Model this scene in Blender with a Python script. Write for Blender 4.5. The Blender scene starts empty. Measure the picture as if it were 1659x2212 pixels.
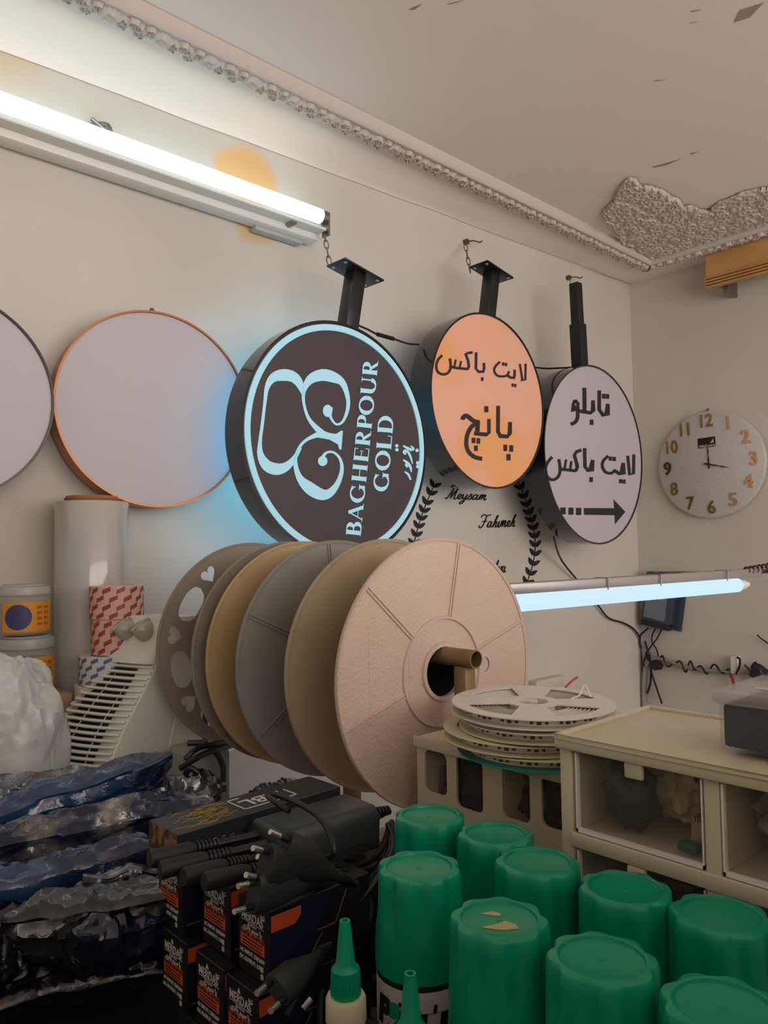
import bpy, bmesh, math, random
from mathutils import Vector, Matrix, noise
R = math.radians
random.seed(7)
SC = bpy.context.scene
COL = SC.collection

# ------------------------------------------------------------------ camera
FPX = 1650.0                      # focal length in pixels of the 1659 x 2212 frame
YAW, PITCH, ROLL = R(47.2), math.atan(79 / 1650), 0.015
CAM = Vector((-2.756, -1.520, 1.35))
_fh = Vector((math.cos(YAW), math.sin(YAW), 0)); _r0 = Vector((math.sin(YAW), -math.cos(YAW), 0))
CF = (_fh * math.cos(PITCH) + Vector((0, 0, math.sin(PITCH)))).normalized()
_u0 = _r0.cross(CF)
CR = _r0 * math.cos(ROLL) - _u0 * math.sin(ROLL)
CU = _u0 * math.cos(ROLL) + _r0 * math.sin(ROLL)
cd = bpy.data.cameras.new('camera'); cam = bpy.data.objects.new('camera', cd); COL.objects.link(cam)
cam.matrix_world = Matrix(((CR.x, CU.x, -CF.x, CAM.x), (CR.y, CU.y, -CF.y, CAM.y), (CR.z, CU.z, -CF.z, CAM.z), (0, 0, 0, 1)))
cd.sensor_fit = 'VERTICAL'; cd.sensor_height = 36; cd.lens = 36 * FPX / 2212; cd.clip_start = 0.02
SC.camera = cam
# ------------------------------------------------------------------ look
SC.view_settings.view_transform = 'Standard'; SC.view_settings.look = 'None'
SC.view_settings.gamma = 1; SC.view_settings.exposure = -0.15; SC.view_settings.use_curve_mapping = False
SC.cycles.use_denoising = True
SC.cycles.max_bounces = 8; SC.cycles.diffuse_bounces = 5; SC.cycles.transparent_max_bounces = 16
SC.cycles.sample_clamp_indirect = 6
# ------------------------------------------------------------------ light: daylight from the shop window behind the camera, plus the lamps
SKY_COL, SKY_STR = (1.0, 0.915, 0.875), 5.5
TUBE_STR, LED_STR, SIGN_STR = 3.6, 4.4, 0.50
w = bpy.data.worlds.new('sky'); SC.world = w; w.use_nodes = True
w.node_tree.nodes['Background'].inputs[0].default_value = (*SKY_COL, 1)
w.node_tree.nodes['Background'].inputs[1].default_value = SKY_STR
WX0, WX1, WZ0, WZ1, FRONT_Y = -4.2, -0.3, .80, 2.34, -3.6
pl = bpy.data.lights.new('window_daylight', 'AREA'); pl.shape = 'RECTANGLE'; pl.size = WX1 - WX0; pl.size_y = WZ1 - WZ0
pl.cycles.is_portal = True
po = bpy.data.objects.new('window_daylight', pl); COL.objects.link(po)
po.location = ((WX0 + WX1) / 2, FRONT_Y - 0.1, (WZ0 + WZ1) / 2); po.rotation_euler = (R(90), 0, 0)

# ------------------------------------------------------------------ helpers: photo pixel -> point of the room
def ray(x, y): return CF + CR * ((x - 829.5) / FPX) - CU * ((y - 1106) / FPX)
def at(x, y, d): return CAM + ray(x, y) * d
def on(x, y, ax, v):
    d = ray(x, y); return CAM + d * ((v - CAM[ax]) / d[ax])
def onX(x, y, v): return on(x, y, 0, v)
def onY(x, y, v): return on(x, y, 1, v)
def onZ(x, y, v): return on(x, y, 2, v)

def lin(c):
    if isinstance(c, str):
        c = [int(c[i:i + 2], 16) / 255 for i in (0, 2, 4)]
    return tuple((x / 12.92 if x <= .04045 else ((x + .055) / 1.055) ** 2.4) for x in c)

def mat(name, col, rough=.5, metal=0., spec=.5, emis=None, estr=0., col2=None, nscale=8., ncon=(.4, .65), bump=0., bscale=60., bkind='noise', alpha=1., sss=0., coat=0., trans=0., detail=4):
    m = bpy.data.materials.new(name); m.use_nodes = True; nt = m.node_tree; b = nt.nodes['Principled BSDF']
    I = b.inputs; I['Base Color'].default_value = (*lin(col), 1); I['Roughness'].default_value = rough; I['Metallic'].default_value = metal
    I['Specular IOR Level'].default_value = spec; I['Alpha'].default_value = alpha; I['Coat Weight'].default_value = coat
    I['Transmission Weight'].default_value = trans
    if sss: I['Subsurface Weight'].default_value = sss; I['Subsurface Radius'].default_value = (.01, .01, .01); I['Subsurface Scale'].default_value = 1
    if emis: I['Emission Color'].default_value = (*lin(emis), 1); I['Emission Strength'].default_value = estr
    tc = nt.nodes.new('ShaderNodeTexCoord')
    if col2:
        n = nt.nodes.new('ShaderNodeTexNoise'); n.inputs['Scale'].default_value = nscale; n.inputs['Detail'].default_value = detail
        r = nt.nodes.new('ShaderNodeValToRGB'); r.color_ramp.elements[0].position = ncon[0]; r.color_ramp.elements[1].position = ncon[1]
        r.color_ramp.elements[0].color = (*lin(col), 1); r.color_ramp.elements[1].color = (*lin(col2), 1)
        nt.links.new(tc.outputs['Object'], n.inputs['Vector']); nt.links.new(n.outputs['Fac'], r.inputs['Fac']); nt.links.new(r.outputs['Color'], I['Base Color'])
    if bump:
        if bkind == 'voronoi':
            n = nt.nodes.new('ShaderNodeTexVoronoi'); n.inputs['Scale'].default_value = bscale; out = n.outputs['Distance']
        else:
            n = nt.nodes.new('ShaderNodeTexNoise'); n.inputs['Scale'].default_value = bscale; n.inputs['Detail'].default_value = 5; out = n.outputs['Fac']
        bp = nt.nodes.new('ShaderNodeBump'); bp.inputs['Strength'].default_value = bump; bp.inputs['Distance'].default_value = .01
        nt.links.new(tc.outputs['Object'], n.inputs['Vector']); nt.links.new(out, bp.inputs['Height']); nt.links.new(bp.outputs['Normal'], I['Normal'])
    return m

def glassmat(name, tint='ffffff', clear=.85, rough=.08, haze='b0b0b0', bump=0.):
    """thin clear plastic: see-through with a soft film and gloss on it"""
    m = bpy.data.materials.new(name); m.use_nodes = True; nt = m.node_tree; nt.nodes.clear()
    o = nt.nodes.new('ShaderNodeOutputMaterial'); t = nt.nodes.new('ShaderNodeBsdfTransparent'); t.inputs[0].default_value = (*lin(tint), 1)
    p = nt.nodes.new('ShaderNodeBsdfPrincipled'); p.inputs['Base Color'].default_value = (*lin(haze), 1); p.inputs['Roughness'].default_value = rough
    mx = nt.nodes.new('ShaderNodeMixShader'); mx.inputs[0].default_value = 1 - clear
    nt.links.new(t.outputs[0], mx.inputs[1]); nt.links.new(p.outputs[0], mx.inputs[2]); nt.links.new(mx.outputs[0], o.inputs[0])
    if bump:
        tc = nt.nodes.new('ShaderNodeTexCoord'); n = nt.nodes.new('ShaderNodeTexNoise'); n.inputs['Scale'].default_value = 25; n.inputs['Detail'].default_value = 4
        bp = nt.nodes.new('ShaderNodeBump'); bp.inputs['Strength'].default_value = bump; bp.inputs['Distance'].default_value = .02
        nt.links.new(tc.outputs['Object'], n.inputs['Vector']); nt.links.new(n.outputs['Fac'], bp.inputs['Height']); nt.links.new(bp.outputs['Normal'], p.inputs['Normal'])
        r = nt.nodes.new('ShaderNodeValToRGB'); r.color_ramp.elements[0].position = .35; r.color_ramp.elements[1].position = .7
        a = 1 - clear; r.color_ramp.elements[0].color = (a * .6, a * .6, a * .6, 1); r.color_ramp.elements[1].color = (min(1, a * 1.8),) * 3 + (1,)
        nt.links.new(n.outputs['Fac'], r.inputs['Fac']); nt.links.new(r.outputs['Color'], mx.inputs[0])
    return m

# ------------------------------------------------------------------ mesh builder
ROOT = {}
class MB:
    def __init__(s): s.V = []; s.F = []
    def add(s, vs, fs, M=None):
        k = len(s.V); s.V += [(M @ Vector(v)) if M else Vector(v) for v in vs]; s.F += [tuple(i + k for i in f) for f in fs]; return s
    def box(s, a, b, M=None):
        (x0, y0, z0), (x1, y1, z1) = a, b
        return s.add([(x0, y0, z0), (x1, y0, z0), (x1, y1, z0), (x0, y1, z0), (x0, y0, z1), (x1, y0, z1), (x1, y1, z1), (x0, y1, z1)],
                     [(0, 3, 2, 1), (4, 5, 6, 7), (0, 1, 5, 4), (1, 2, 6, 5), (2, 3, 7, 6), (3, 0, 4, 7)], M)
    def prism(s, poly, z0, z1, M=None):
        n = len(poly)
        return s.add([(x, y, z0) for x, y in poly] + [(x, y, z1) for x, y in poly],
                     [tuple(range(n))[::-1], tuple(range(n, 2 * n))] + [(i, (i + 1) % n, n + (i + 1) % n, n + i) for i in range(n)], M)
    def loft(s, rings, closed=True, cap=True, M=None):
        n = len(rings[0]); V = [p for r in rings for p in r]; F = []
        for j in range(len(rings) - 1):
            for i in range(n if closed else n - 1):
                a, b = j * n + i, j * n + (i + 1) % n; F.append((a, b, b + n, a + n))
        if cap and closed: F += [tuple(range(n))[::-1], tuple(range((len(rings) - 1) * n, len(rings) * n))]
        return s.add(V, F, M)
    def lathe(s, prof, n=40, M=None, cap=False, mod=None):
        rings = []
        for (r, z) in prof:
            rings.append([((r * (mod(2 * math.pi * i / n, r, z) if mod else 1)) * math.cos(2 * math.pi * i / n), (r * (mod(2 * math.pi * i / n, r, z) if mod else 1)) * math.sin(2 * math.pi * i / n), z) for i in range(n)])
        return s.loft(rings, True, cap, M)
    def tube(s, pts, r, n=8, smooth=0, cap=True, closed=False):
        pts = [Vector(p) for p in pts]
        if smooth: pts = spline(pts, smooth, closed)
        rs = r if isinstance(r, (list, tuple)) else None
        rings = []; m = len(pts); t0 = None
        for i, p in enumerate(pts):
            a = pts[(i - 1) % m] if (closed or i > 0) else p; b = pts[(i + 1) % m] if (closed or i < m - 1) else p
            t = (b - a).normalized() if (b - a).length > 1e-9 else Vector((0, 0, 1))
            if t0 is None:
                q = Vector((0, 0, 1)) if abs(t.z) < .9 else Vector((1, 0, 0)); e = t.cross(q).normalized()
            else:
                e = (e - t * e.dot(t)); e = e.normalized() if e.length > 1e-6 else t.orthogonal().normalized()
            t0 = t; f = t.cross(e)
            rr = rs[min(int(i * len(rs) / m), len(rs) - 1)] if rs else r
            rings.append([p + (e * math.cos(2 * math.pi * k / n) + f * math.sin(2 * math.pi * k / n)) * rr for k in range(n)])
        if closed: rings.append(rings[0]); cap = False
        return s.loft(rings, True, cap)
    def grid(s, fn, nu, nv, M=None):
        V = [fn(i / nu, j / nv) for j in range(nv + 1) for i in range(nu + 1)]
        F = [(j * (nu + 1) + i, j * (nu + 1) + i + 1, (j + 1) * (nu + 1) + i + 1, (j + 1) * (nu + 1) + i) for j in range(nv) for i in range(nu)]
        return s.add(V, F, M)
    def text(s, body, size, M, extrude=.0005, align='CENTER', bold=0., shear=0., sx=1.):
        c = bpy.data.curves.new('t', 'FONT'); c.body = body; c.size = size; c.extrude = extrude; c.align_x = align; c.align_y = 'CENTER'; c.offset = bold; c.shear = shear; c.resolution_u = 4
        o = bpy.data.objects.new('t', c); COL.objects.link(o); bpy.context.view_layer.update()
        me = o.to_mesh(); s.add([(v.co.x * sx, v.co.y, v.co.z) for v in me.vertices], [tuple(p.vertices) for p in me.polygons], M)
        o.to_mesh_clear(); bpy.data.objects.remove(o); bpy.data.curves.remove(c); return s
    def build(s, name, m, parent=None, smooth=35, bev=0., seg=2, world=False, mods=None, recalc=True):
        """one mesh object. world=True: vertices are in room coordinates even though the object has a parent"""
        V = s.V
        if parent and world:
            inv = ROOT[parent].inverted(); V = [inv @ v for v in V]
        me = bpy.data.meshes.new(name); me.from_pydata([tuple(v) for v in V], [], s.F)
        bm = bmesh.new(); bm.from_mesh(me)
        if bev or recalc: bmesh.ops.remove_doubles(bm, verts=bm.verts, dist=1e-6)
        if recalc: bmesh.ops.recalc_face_normals(bm, faces=bm.faces)
        if bev:
            ed = [e for e in bm.edges if len(e.link_faces) == 2 and e.calc_face_angle(0) > R(30)]
            bmesh.ops.bevel(bm, geom=ed, offset=bev, segments=seg, affect='EDGES', profile=.5, clamp_overlap=True)
        bm.to_mesh(me); bm.free()
        if smooth is not None:
            me.polygons.foreach_set('use_smooth', [True] * len(me.polygons)); me.set_sharp_from_angle(angle=R(smooth))
        me.materials.append(m)
        o = bpy.data.objects.new(name, me); COL.objects.link(o)
        if parent: o.parent = parent; ROOT[o] = ROOT[parent]
        else: ROOT[o] = Matrix()
        return o

def spline(P, k=6, closed=False):
    out = []; n = len(P); rng = range(n if closed else n - 1)
    for i in rng:
        p0 = P[(i - 1) % n] if (closed or i > 0) else P[i]; p1 = P[i]; p2 = P[(i + 1) % n]; p3 = P[(i + 2) % n] if (closed or i + 2 < n) else P[(i + 1) % n]
        for j in range(k):
            t = j / k; t2, t3 = t * t, t * t * t
            out.append(.5 * ((2 * p1) + (p2 - p0) * t + (2 * p0 - 5 * p1 + 4 * p2 - p3) * t2 + (3 * p1 - p0 - 3 * p2 + p3) * t3))
    if not closed: out.append(P[-1])
    return out
def S2(P, k=5, closed=False): return [(v.x, v.y) for v in spline([Vector((x, y, 0)) for x, y in P], k, closed)]

def thing(name, label, cat, loc=(0, 0, 0), rot=(0, 0, 0), group=None, M=None):
    o = bpy.data.objects.new(name, None); COL.objects.link(o); o.empty_display_size = .05
    if M is None:
        from mathutils import Euler
        M = Matrix.Translation(Vector(loc)) @ Euler(rot).to_matrix().to_4x4()
    o.matrix_world = M; ROOT[o] = M.copy()
    return tag(o, label, cat, group)
def tag(o, label, cat, group=None, kind=None):
    o['label'] = label; o['category'] = cat
    if group: o['group'] = group
    if kind: o['kind'] = kind
    return o
def struct(o): o['kind'] = 'structure'; return o
def dup(o, M=None, label=None):
    c = o.copy(); COL.objects.link(c)
    if M is not None: c.matrix_world = M
    ROOT[c] = (M.copy() if M is not None else ROOT[o])
    if label: c['label'] = label
    for ch in list(o.children):
        d = ch.copy(); COL.objects.link(d); d.parent = c; ROOT[d] = ROOT[c]
        for g in ch.children:
            e = g.copy(); COL.objects.link(e); e.parent = d; ROOT[e] = ROOT[c]
    return c
def frame(o, x, y):
    """matrix whose local x, y axes run along x, y (made orthogonal), z out of the face"""
    x = Vector(x).normalized(); z = x.cross(Vector(y)).normalized(); y = z.cross(x); o = Vector(o)
    return Matrix(((x.x, y.x, z.x, o.x), (x.y, y.y, z.y, o.y), (x.z, y.z, z.z, o.z), (0, 0, 0, 1)))

# lettering laid on a real plane; outlines are given in photo pixels and carried onto the plane
class Plane:
    def __init__(s, o, n): s.o = Vector(o); s.n = Vector(n).normalized()
    def pt(s, x, y, h=0.):
        d = ray(x, y); o = s.o + s.n * h
        return CAM + d * ((o - CAM).dot(s.n) / d.dot(s.n))
def ribbon(mb, pl, pts, w, th=.0015, h=0., sm=5, closed=False, aff=None):
    P = S2(pts, sm, closed) if sm else list(pts); n = len(P)
    W = w if isinstance(w, (list, tuple)) else [w] * len(pts)
    if sm: W2 = [v[0] for v in S2([(a, 0) for a in W], sm, closed)]
    else: W2 = list(W)
    A = []; B = []
    for i in range(n):
        a = P[(i - 1) % n] if (closed or i > 0) else P[i]; b = P[(i + 1) % n] if (closed or i < n - 1) else P[i]
        tx, ty = b[0] - a[0], b[1] - a[1]; L = math.hypot(tx, ty) or 1; nx, ny = -ty / L, tx / L
        q = W2[i] / 2
        # miter at sharp corners
        if not sm and 0 < i < n - 1:
            ux, uy = P[i][0] - a[0], P[i][1] - a[1]; l2 = math.hypot(ux, uy) or 1; c = abs((-uy / l2) * nx + (ux / l2) * ny); q = q / max(c, .45)
        A.append((P[i][0] + nx * q, P[i][1] + ny * q)); B.append((P[i][0] - nx * q, P[i][1] - ny * q))
    if aff: A = [aff(*p) for p in A]; B = [aff(*p) for p in B]
    if closed: A.append(A[0]); B.append(B[0])
    r = []
    for a, b in zip(A, B): r.append([pl.pt(*a, h), pl.pt(*b, h), pl.pt(*b, h + th), pl.pt(*a, h + th)])
    mb.loft(r, True, not closed)
def blob(mb, pl, poly, th=.0015, h=0., aff=None):
    if aff: poly = [aff(*p) for p in poly]
    n = len(poly); V = [pl.pt(x, y, h) for x, y in poly] + [pl.pt(x, y, h + th) for x, y in poly]
    mb.add(V, [tuple(range(n)), tuple(range(n, 2 * n))] + [(i, (i + 1) % n, n + (i + 1) % n, n + i) for i in range(n)])
def disc2(cx, cy, rx, ry=None, n=14): return [(cx + rx * math.cos(2 * math.pi * i / n), cy + (ry or rx) * math.sin(2 * math.pi * i / n)) for i in range(n)]
def arc2(cx, cy, rx, ry, a0, a1, n=12): return [(cx + rx * math.cos(R(a0 + (a1 - a0) * i / n)), cy + ry * math.sin(R(a0 + (a1 - a0) * i / n))) for i in range(n + 1)]

# ------------------------------------------------------------------ materials
M = {}
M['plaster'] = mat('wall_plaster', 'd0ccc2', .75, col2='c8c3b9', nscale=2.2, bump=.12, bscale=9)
M['ceiling'] = mat('ceiling_plaster', 'efe3da', .8, bump=.1, bscale=14)
M['stucco'] = mat('moulded_plaster', 'cfc3bb', .75)
M['black'] = mat('black_powder_coat', '1a1b1d', .32)
M['gloss_black'] = mat('glossy_black_plastic', '101216', .16, coat=.4)
M['cable'] = mat('black_cable', '131316', .45)
M['matt_black'] = mat('matt_black_plastic', '17181a', .6, bump=.1, bscale=200)
M['steel'] = mat('dull_steel', '8d8a84', .4, metal=.9)
M['brass'] = mat('aged_steel_link', '8a7a60', .45, metal=.8)
M['pin'] = mat('plug_pin_metal', 'd8d4ca', .25, metal=.9)
M['white'] = mat('white_plastic', 'e6e6e0', .45)
M['cream'] = mat('yellowed_plastic', 'd0c8ae', .42, col2='c6bc9c', nscale=6, sss=.05)
M['clear'] = glassmat('clear_drawer_plastic', clear=.93, rough=.1, haze='a8a098')
M['green'] = mat('green_cap_plastic', '008f6a', .32, spec=.35)
M['orange'] = mat('orange_label', 'd0582e', .5)
M['grey'] = mat('grey_plastic', 'b5b4ae', .5)

def add_painted_light(m, spots):
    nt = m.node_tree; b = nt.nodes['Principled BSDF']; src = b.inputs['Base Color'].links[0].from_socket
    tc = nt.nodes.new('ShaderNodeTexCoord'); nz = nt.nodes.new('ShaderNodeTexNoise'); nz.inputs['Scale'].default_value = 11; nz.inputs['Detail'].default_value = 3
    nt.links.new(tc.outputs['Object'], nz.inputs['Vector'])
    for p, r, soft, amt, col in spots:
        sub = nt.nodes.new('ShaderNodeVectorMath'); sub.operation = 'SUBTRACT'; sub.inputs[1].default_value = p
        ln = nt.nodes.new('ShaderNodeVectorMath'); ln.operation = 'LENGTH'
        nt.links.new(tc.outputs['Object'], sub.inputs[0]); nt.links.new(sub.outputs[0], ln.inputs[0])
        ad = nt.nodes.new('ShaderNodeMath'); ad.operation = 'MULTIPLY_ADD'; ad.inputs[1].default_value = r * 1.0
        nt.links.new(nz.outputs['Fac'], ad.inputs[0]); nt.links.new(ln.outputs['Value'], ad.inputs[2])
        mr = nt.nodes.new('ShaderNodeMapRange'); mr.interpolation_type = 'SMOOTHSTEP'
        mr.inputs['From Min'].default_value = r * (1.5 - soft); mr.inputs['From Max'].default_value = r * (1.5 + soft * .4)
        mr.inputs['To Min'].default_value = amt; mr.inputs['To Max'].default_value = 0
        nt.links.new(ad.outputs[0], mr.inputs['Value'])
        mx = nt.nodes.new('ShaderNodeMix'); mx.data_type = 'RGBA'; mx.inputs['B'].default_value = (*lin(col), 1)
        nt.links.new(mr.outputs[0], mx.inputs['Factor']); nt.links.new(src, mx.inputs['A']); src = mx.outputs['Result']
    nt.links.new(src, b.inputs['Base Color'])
add_painted_light(M['plaster'], [(onY(535, 375, 0), .085, .3, .8, 'e6b266'), (onY(548, 480, 0), .06, .35, .6, 'd9a55a'), (onY(0, 60, 0), .12, .8, .45, 'd8b070'),  # orange reflections and glare spots painted into the plaster colour
                          (onY(520, 640, 0), .25, 1., .12, 'b9975c'), (onY(60, 1200, 0), .3, 1., .35, 'a08868')])  # faint amber tint, then the dim lower left painted in as brown

# ------------------------------------------------------------------ the room
ZC = 2.385; XL, YF = -4.6, FRONT_Y
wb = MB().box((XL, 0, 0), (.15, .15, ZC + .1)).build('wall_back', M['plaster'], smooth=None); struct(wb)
struct(MB().box((0, YF, 0), (.15, 0, ZC + .1)).build('wall_right', M['plaster'], smooth=None))
struct(MB().box((XL - .15, YF, 0), (XL, .15, ZC + .1)).build('wall_left', M['plaster'], smooth=None))
f = MB(); y0, y1 = YF - .15, YF
f.box((XL - .15, y0, 0), (WX0, y1, ZC + .1)).box((WX1, y0, 0), (.15, y1, ZC + .1)).box((WX0, y0, 0), (WX1, y1, WZ0)).box((WX0, y0, WZ1), (WX1, y1, ZC + .1))
struct(f.build('wall_front', M['plaster'], smooth=None))
struct(MB().box((-4.2, -1.76, 0), (-1.35, -1.70, 1.34)).build('wall_light_block', M['plaster'], smooth=None))  # added unseen low wall, keeps window light off the foreground
M['tile'] = mat('floor_tile', '9a9186', .4, col2='8a8178', nscale=3)
struct(MB().box((XL - .15, YF - .15, -.1), (.15, .15, 0)).build('floor', M['tile'], smooth=None))
# the ceiling skin has peeled in a few places: torn edges standing down from it
struct(MB().box((XL - .15, YF - .15, ZC), (.15, .15, ZC + .1)).build('ceiling', M['ceiling'], smooth=None)); cl = MB()
for poly in ([(1408, 360), (1470, 343), (1440, 356), (1415, 361)], [(1585, 48), (1600, 20), (1651, 4), (1620, 36)], [(1493, 22), (1515, 20), (1494, 25)], [(1490, 48), (1510, 46), (1492, 49)],
             [(1412, 173), (1438, 171), (1414, 175)], [(1490, 331), (1508, 327), (1494, 334)], [(882, 20), (910, 8), (895, 21)], [(965, 8), (1000, 0), (975, 8)]):
    P = [onZ(x, y, ZC) for x, y in poly]; n = len(P); k = len(cl.V)
    cl.V += P + [p + Vector((0, 0, -.0016 if i % 2 else -.0008)) for i, p in enumerate(P)]
    cl.F += [tuple(range(k, k + n)), tuple(range(k + n, k + 2 * n))] + [(k + i, k + (i + 1) % n, k + n + (i + 1) % n, k + n + i) for i in range(n)]
struct(cl.build('trim_2', mat('bare_grey_plaster', 'a39489', .85), smooth=None, recalc=False))
wf = MB()
for a, b in (((WX0, WZ0), (WX1, WZ0 + .05)), ((WX0, WZ1 - .05), (WX1, WZ1)), ((WX0, WZ0), (WX0 + .05, WZ1)), ((WX1 - .05, WZ0), (WX1, WZ1)), (((WX0 + WX1) / 2 - .025, WZ0), ((WX0 + WX1) / 2 + .025, WZ1))):
    wf.box((a[0], YF - .1, a[1]), (b[0], YF - .05, b[1]))
win = struct(wf.build('window_1', M['white'], smooth=None))
pane = MB().box((WX0, YF - .08, WZ0), (WX1, YF - .075, WZ1)).build('window_pane', glassmat('window_glass', clear=.96, rough=.02), win, smooth=None)

# soft cove between wall and ceiling, sagging towards the left
def cove(u, v):
    x = XL + u * -XL; zc = 2.385 + .034 * x if x > -2.8 else 2.29
    zc += .004 * noise.noise(Vector((x * 3, 0, 0)))
    t = v; return (x, -.002 - .15 * t ** 1.6, zc * (1 - t) + (ZC + .002) * t - .006 * math.sin(t * math.pi) + .002 * noise.noise(Vector((x * 6, t * 3, 1))))
struct(MB().grid(cove, 120, 8).build('trim_1', M['ceiling'], smooth=60, recalc=False))

# plaster cornice strip: smooth bead + floral band, repeating roses and leaf scrolls
def relief(u, v):
    """u along (m), v 0..1 across; returns height 0..1"""
    p = .105; q = u / p; k = math.floor(q); t = (q - k) - .5
    x = t * p; y = (v - .5) * .05; h = 0.
    r = math.hypot(x, y)
    if r < .021: h = max(h, .55 + .35 * math.cos(r / .021 * 9) * (.6 + .4 * math.cos(5 * math.atan2(y, x) + r * 300)) + .3 * (1 - r / .021))
    for sgn in (-1, 1):
        xx = sgn * x - .036; c = .010 * math.sin(xx * 120) * sgn
        d = abs(y - c) / .007
        if abs(xx) < .022 and d < 1: h = max(h, .85 * math.sqrt(1 - d * d) * (.75 + .25 * math.cos(xx * 700)))
        rr = math.hypot(xx - .006, y + .012 * sgn)
        if rr < .012: h = max(h, .5 + .4 * math.cos(rr / .012 * 6.5))
        rr = math.hypot(xx + .008, y - .012 * sgn)
        if rr < .010: h = max(h, .45 + .35 * math.cos(rr / .010 * 6.5))
    return h
E0 = Vector((-.13, -.132, 0))     # where the two runs meet
def cornice(name, along, length, inward):
    a = Vector(along); n = Vector(inward)      # a: direction of the run, n: towards the room's middle
    def fn(u, v):
        s = u * length; o = E0 + a * (s)
        # v 0 (wall side, floral, slopes) .. 1 (room side, bead, meets the ceiling)
        if v < .66:
            t = v / .66; w = .050 * t; z = -.014 - .008 * t; hgt = relief(s, t) * .013
            if t > .97: hgt = 0
            if t < .04: hgt = -.012
            off, z = w - hgt * .25, z - hgt
        else:
            t = (v - .66) / .34; w = .050 + .022 * t; z = -.022 - .006 * math.sin(t * math.pi) + .022 * t * t
            off = w
        # mitre: extend the start so that the two runs close the corner
        p = o + n * off + a * max(0, off - s)
        return (p.x, p.y, ZC + z)
    g = MB().grid(fn, int(length / .0026), 30)
    return tag(g.build(name, M['stucco'], smooth=60, recalc=False), *CL[name])
CL = {'plaster_cornice': ('long white moulded plaster strip of roses and leaves along the left wall ceiling', 'moulding')}
cn = cornice('plaster_cornice', (-1, 0, 0), 2.75, (0, -1, 0))
CL['plaster_cornice'] = ('short white moulded plaster strip under the ceiling above the clock wall', 'moulding')
cn2 = cornice('plaster_cornice', (0, -1, 0), .9, (-1, 0, 0))

# lacy plaster ornament in the ceiling corner
def lace():
    out = [(1412, 562), (1340, 520), (1310, 480), (1296, 462), (1300, 452), (1322, 430), (1332, 405), (1342, 392), (1358, 378), (1378, 382), (1385, 395), (1410, 398), (1440, 408), (1452, 420), (1470, 425), (1478, 440),
           (1498, 440), (1512, 448), (1530, 450), (1548, 434), (1572, 425), (1600, 412), (1640, 402), (1680, 398), (1900, 400), (1900, 470)]
    P = [onZ(x, y, ZC) for x, y in out]; P = [(p.x, p.y) for p in P]
    P[0] = (-.20, -.20); P[-1] = (-.20, -1.0)
    xs = [p[0] for p in P]; ys = [p[1] for p in P]; x0, x1, y0, y1 = min(xs), max(xs), max(min(ys), -.95), max(ys)
    def inside(x, y):
        c = False; j = len(P) - 1
        for i in range(len(P)):
            if (P[i][1] > y) != (P[j][1] > y) and x < (P[j][0] - P[i][0]) * (y - P[i][1]) / (P[j][1] - P[i][1]) + P[i][0]: c = not c
            j = i
        return c
    rnd = random.Random(4); C = []
    gx = x0
    while gx < x1 + .03:
        gy = y0
        while gy < y1 + .03:
            C.append((gx + rnd.uniform(-.012, .012), gy + rnd.uniform(-.012, .012), rnd.uniform(0, 6.3), rnd.choice((-1, 1)), rnd.uniform(.014, .024))); gy += .034
        gx += .034
    st = .0042; nx, ny = int((x1 - x0) / st), int((y1 - y0) / st); V = []; idx = {}; F = []
    for j in range(ny + 1):
        for i in range(nx + 1):
            x, y = x0 + i * st, y0 + j * st
            if not inside(x, y): continue
            h = 0
            for cx, cy, a, sg, r in C:
                d = math.hypot(x - cx, y - cy)
                if d < r * 1.3:
                    h = max(h, .75 * (.5 + .5 * math.cos(d / r * 9 + sg * math.atan2(y - cy, x - cx) + a)) * (1 - (d / (r * 1.3)) ** 4))
            edge = min(1, min([1] + [0.25 for dx, dy in ((.006, 0), (-.006, 0), (0, .006), (0, -.006)) if not inside(x + dx, y + dy)]))
            idx[(i, j)] = len(V); V.append((x, y, ZC - (.006 + .012 * h) * edge - .001))
    for (i, j) in idx:
        q = [(i, j), (i + 1, j), (i + 1, j + 1), (i, j + 1)]
        if all(k in idx for k in q): F.append(tuple(idx[k] for k in q))
    return MB().add(V, F)
tag(lace().build('ceiling_ornament', M['stucco'], smooth=50, recalc=False), 'lacy white plaster ornament spreading over the ceiling corner', 'ceiling ornament')

# pale wooden pelmet on the right wall
px0 = onX(1522, 545, -.12); pzb = 2.245
pm = thing('wooden_pelmet', 'pale wooden pelmet box with ribbed lower edge high on the right wall', 'pelmet', (-.06, -.9, pzb))
M['wood'] = mat('pale_pine', 'd2a468', .45, col2='c49256', nscale=9, bump=.05)
b = MB().box((-.12, -1.6, pzb + .03), (-.10, px0.y, ZC - .008)).box((-.10, px0.y - .018, pzb + .03), (-.002, px0.y, ZC - .008))
b.build('board', M['wood'], pm, world=True, bev=.002, smooth=None)
b = MB()
for k in range(4): b.box((-.124 - .003 * k, -1.6, pzb + .001 + k * .0095), (-.10, px0.y + .002, pzb + .008 + k * .0095))
b.build('moulding', M['wood'], pm, world=True, bev=.002)
b = MB().box((-.085, px0.y - .06, pzb - .02), (-.002, px0.y - .045, pzb + .05)); b.build('bracket', M['steel'], pm, world=True)

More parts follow.
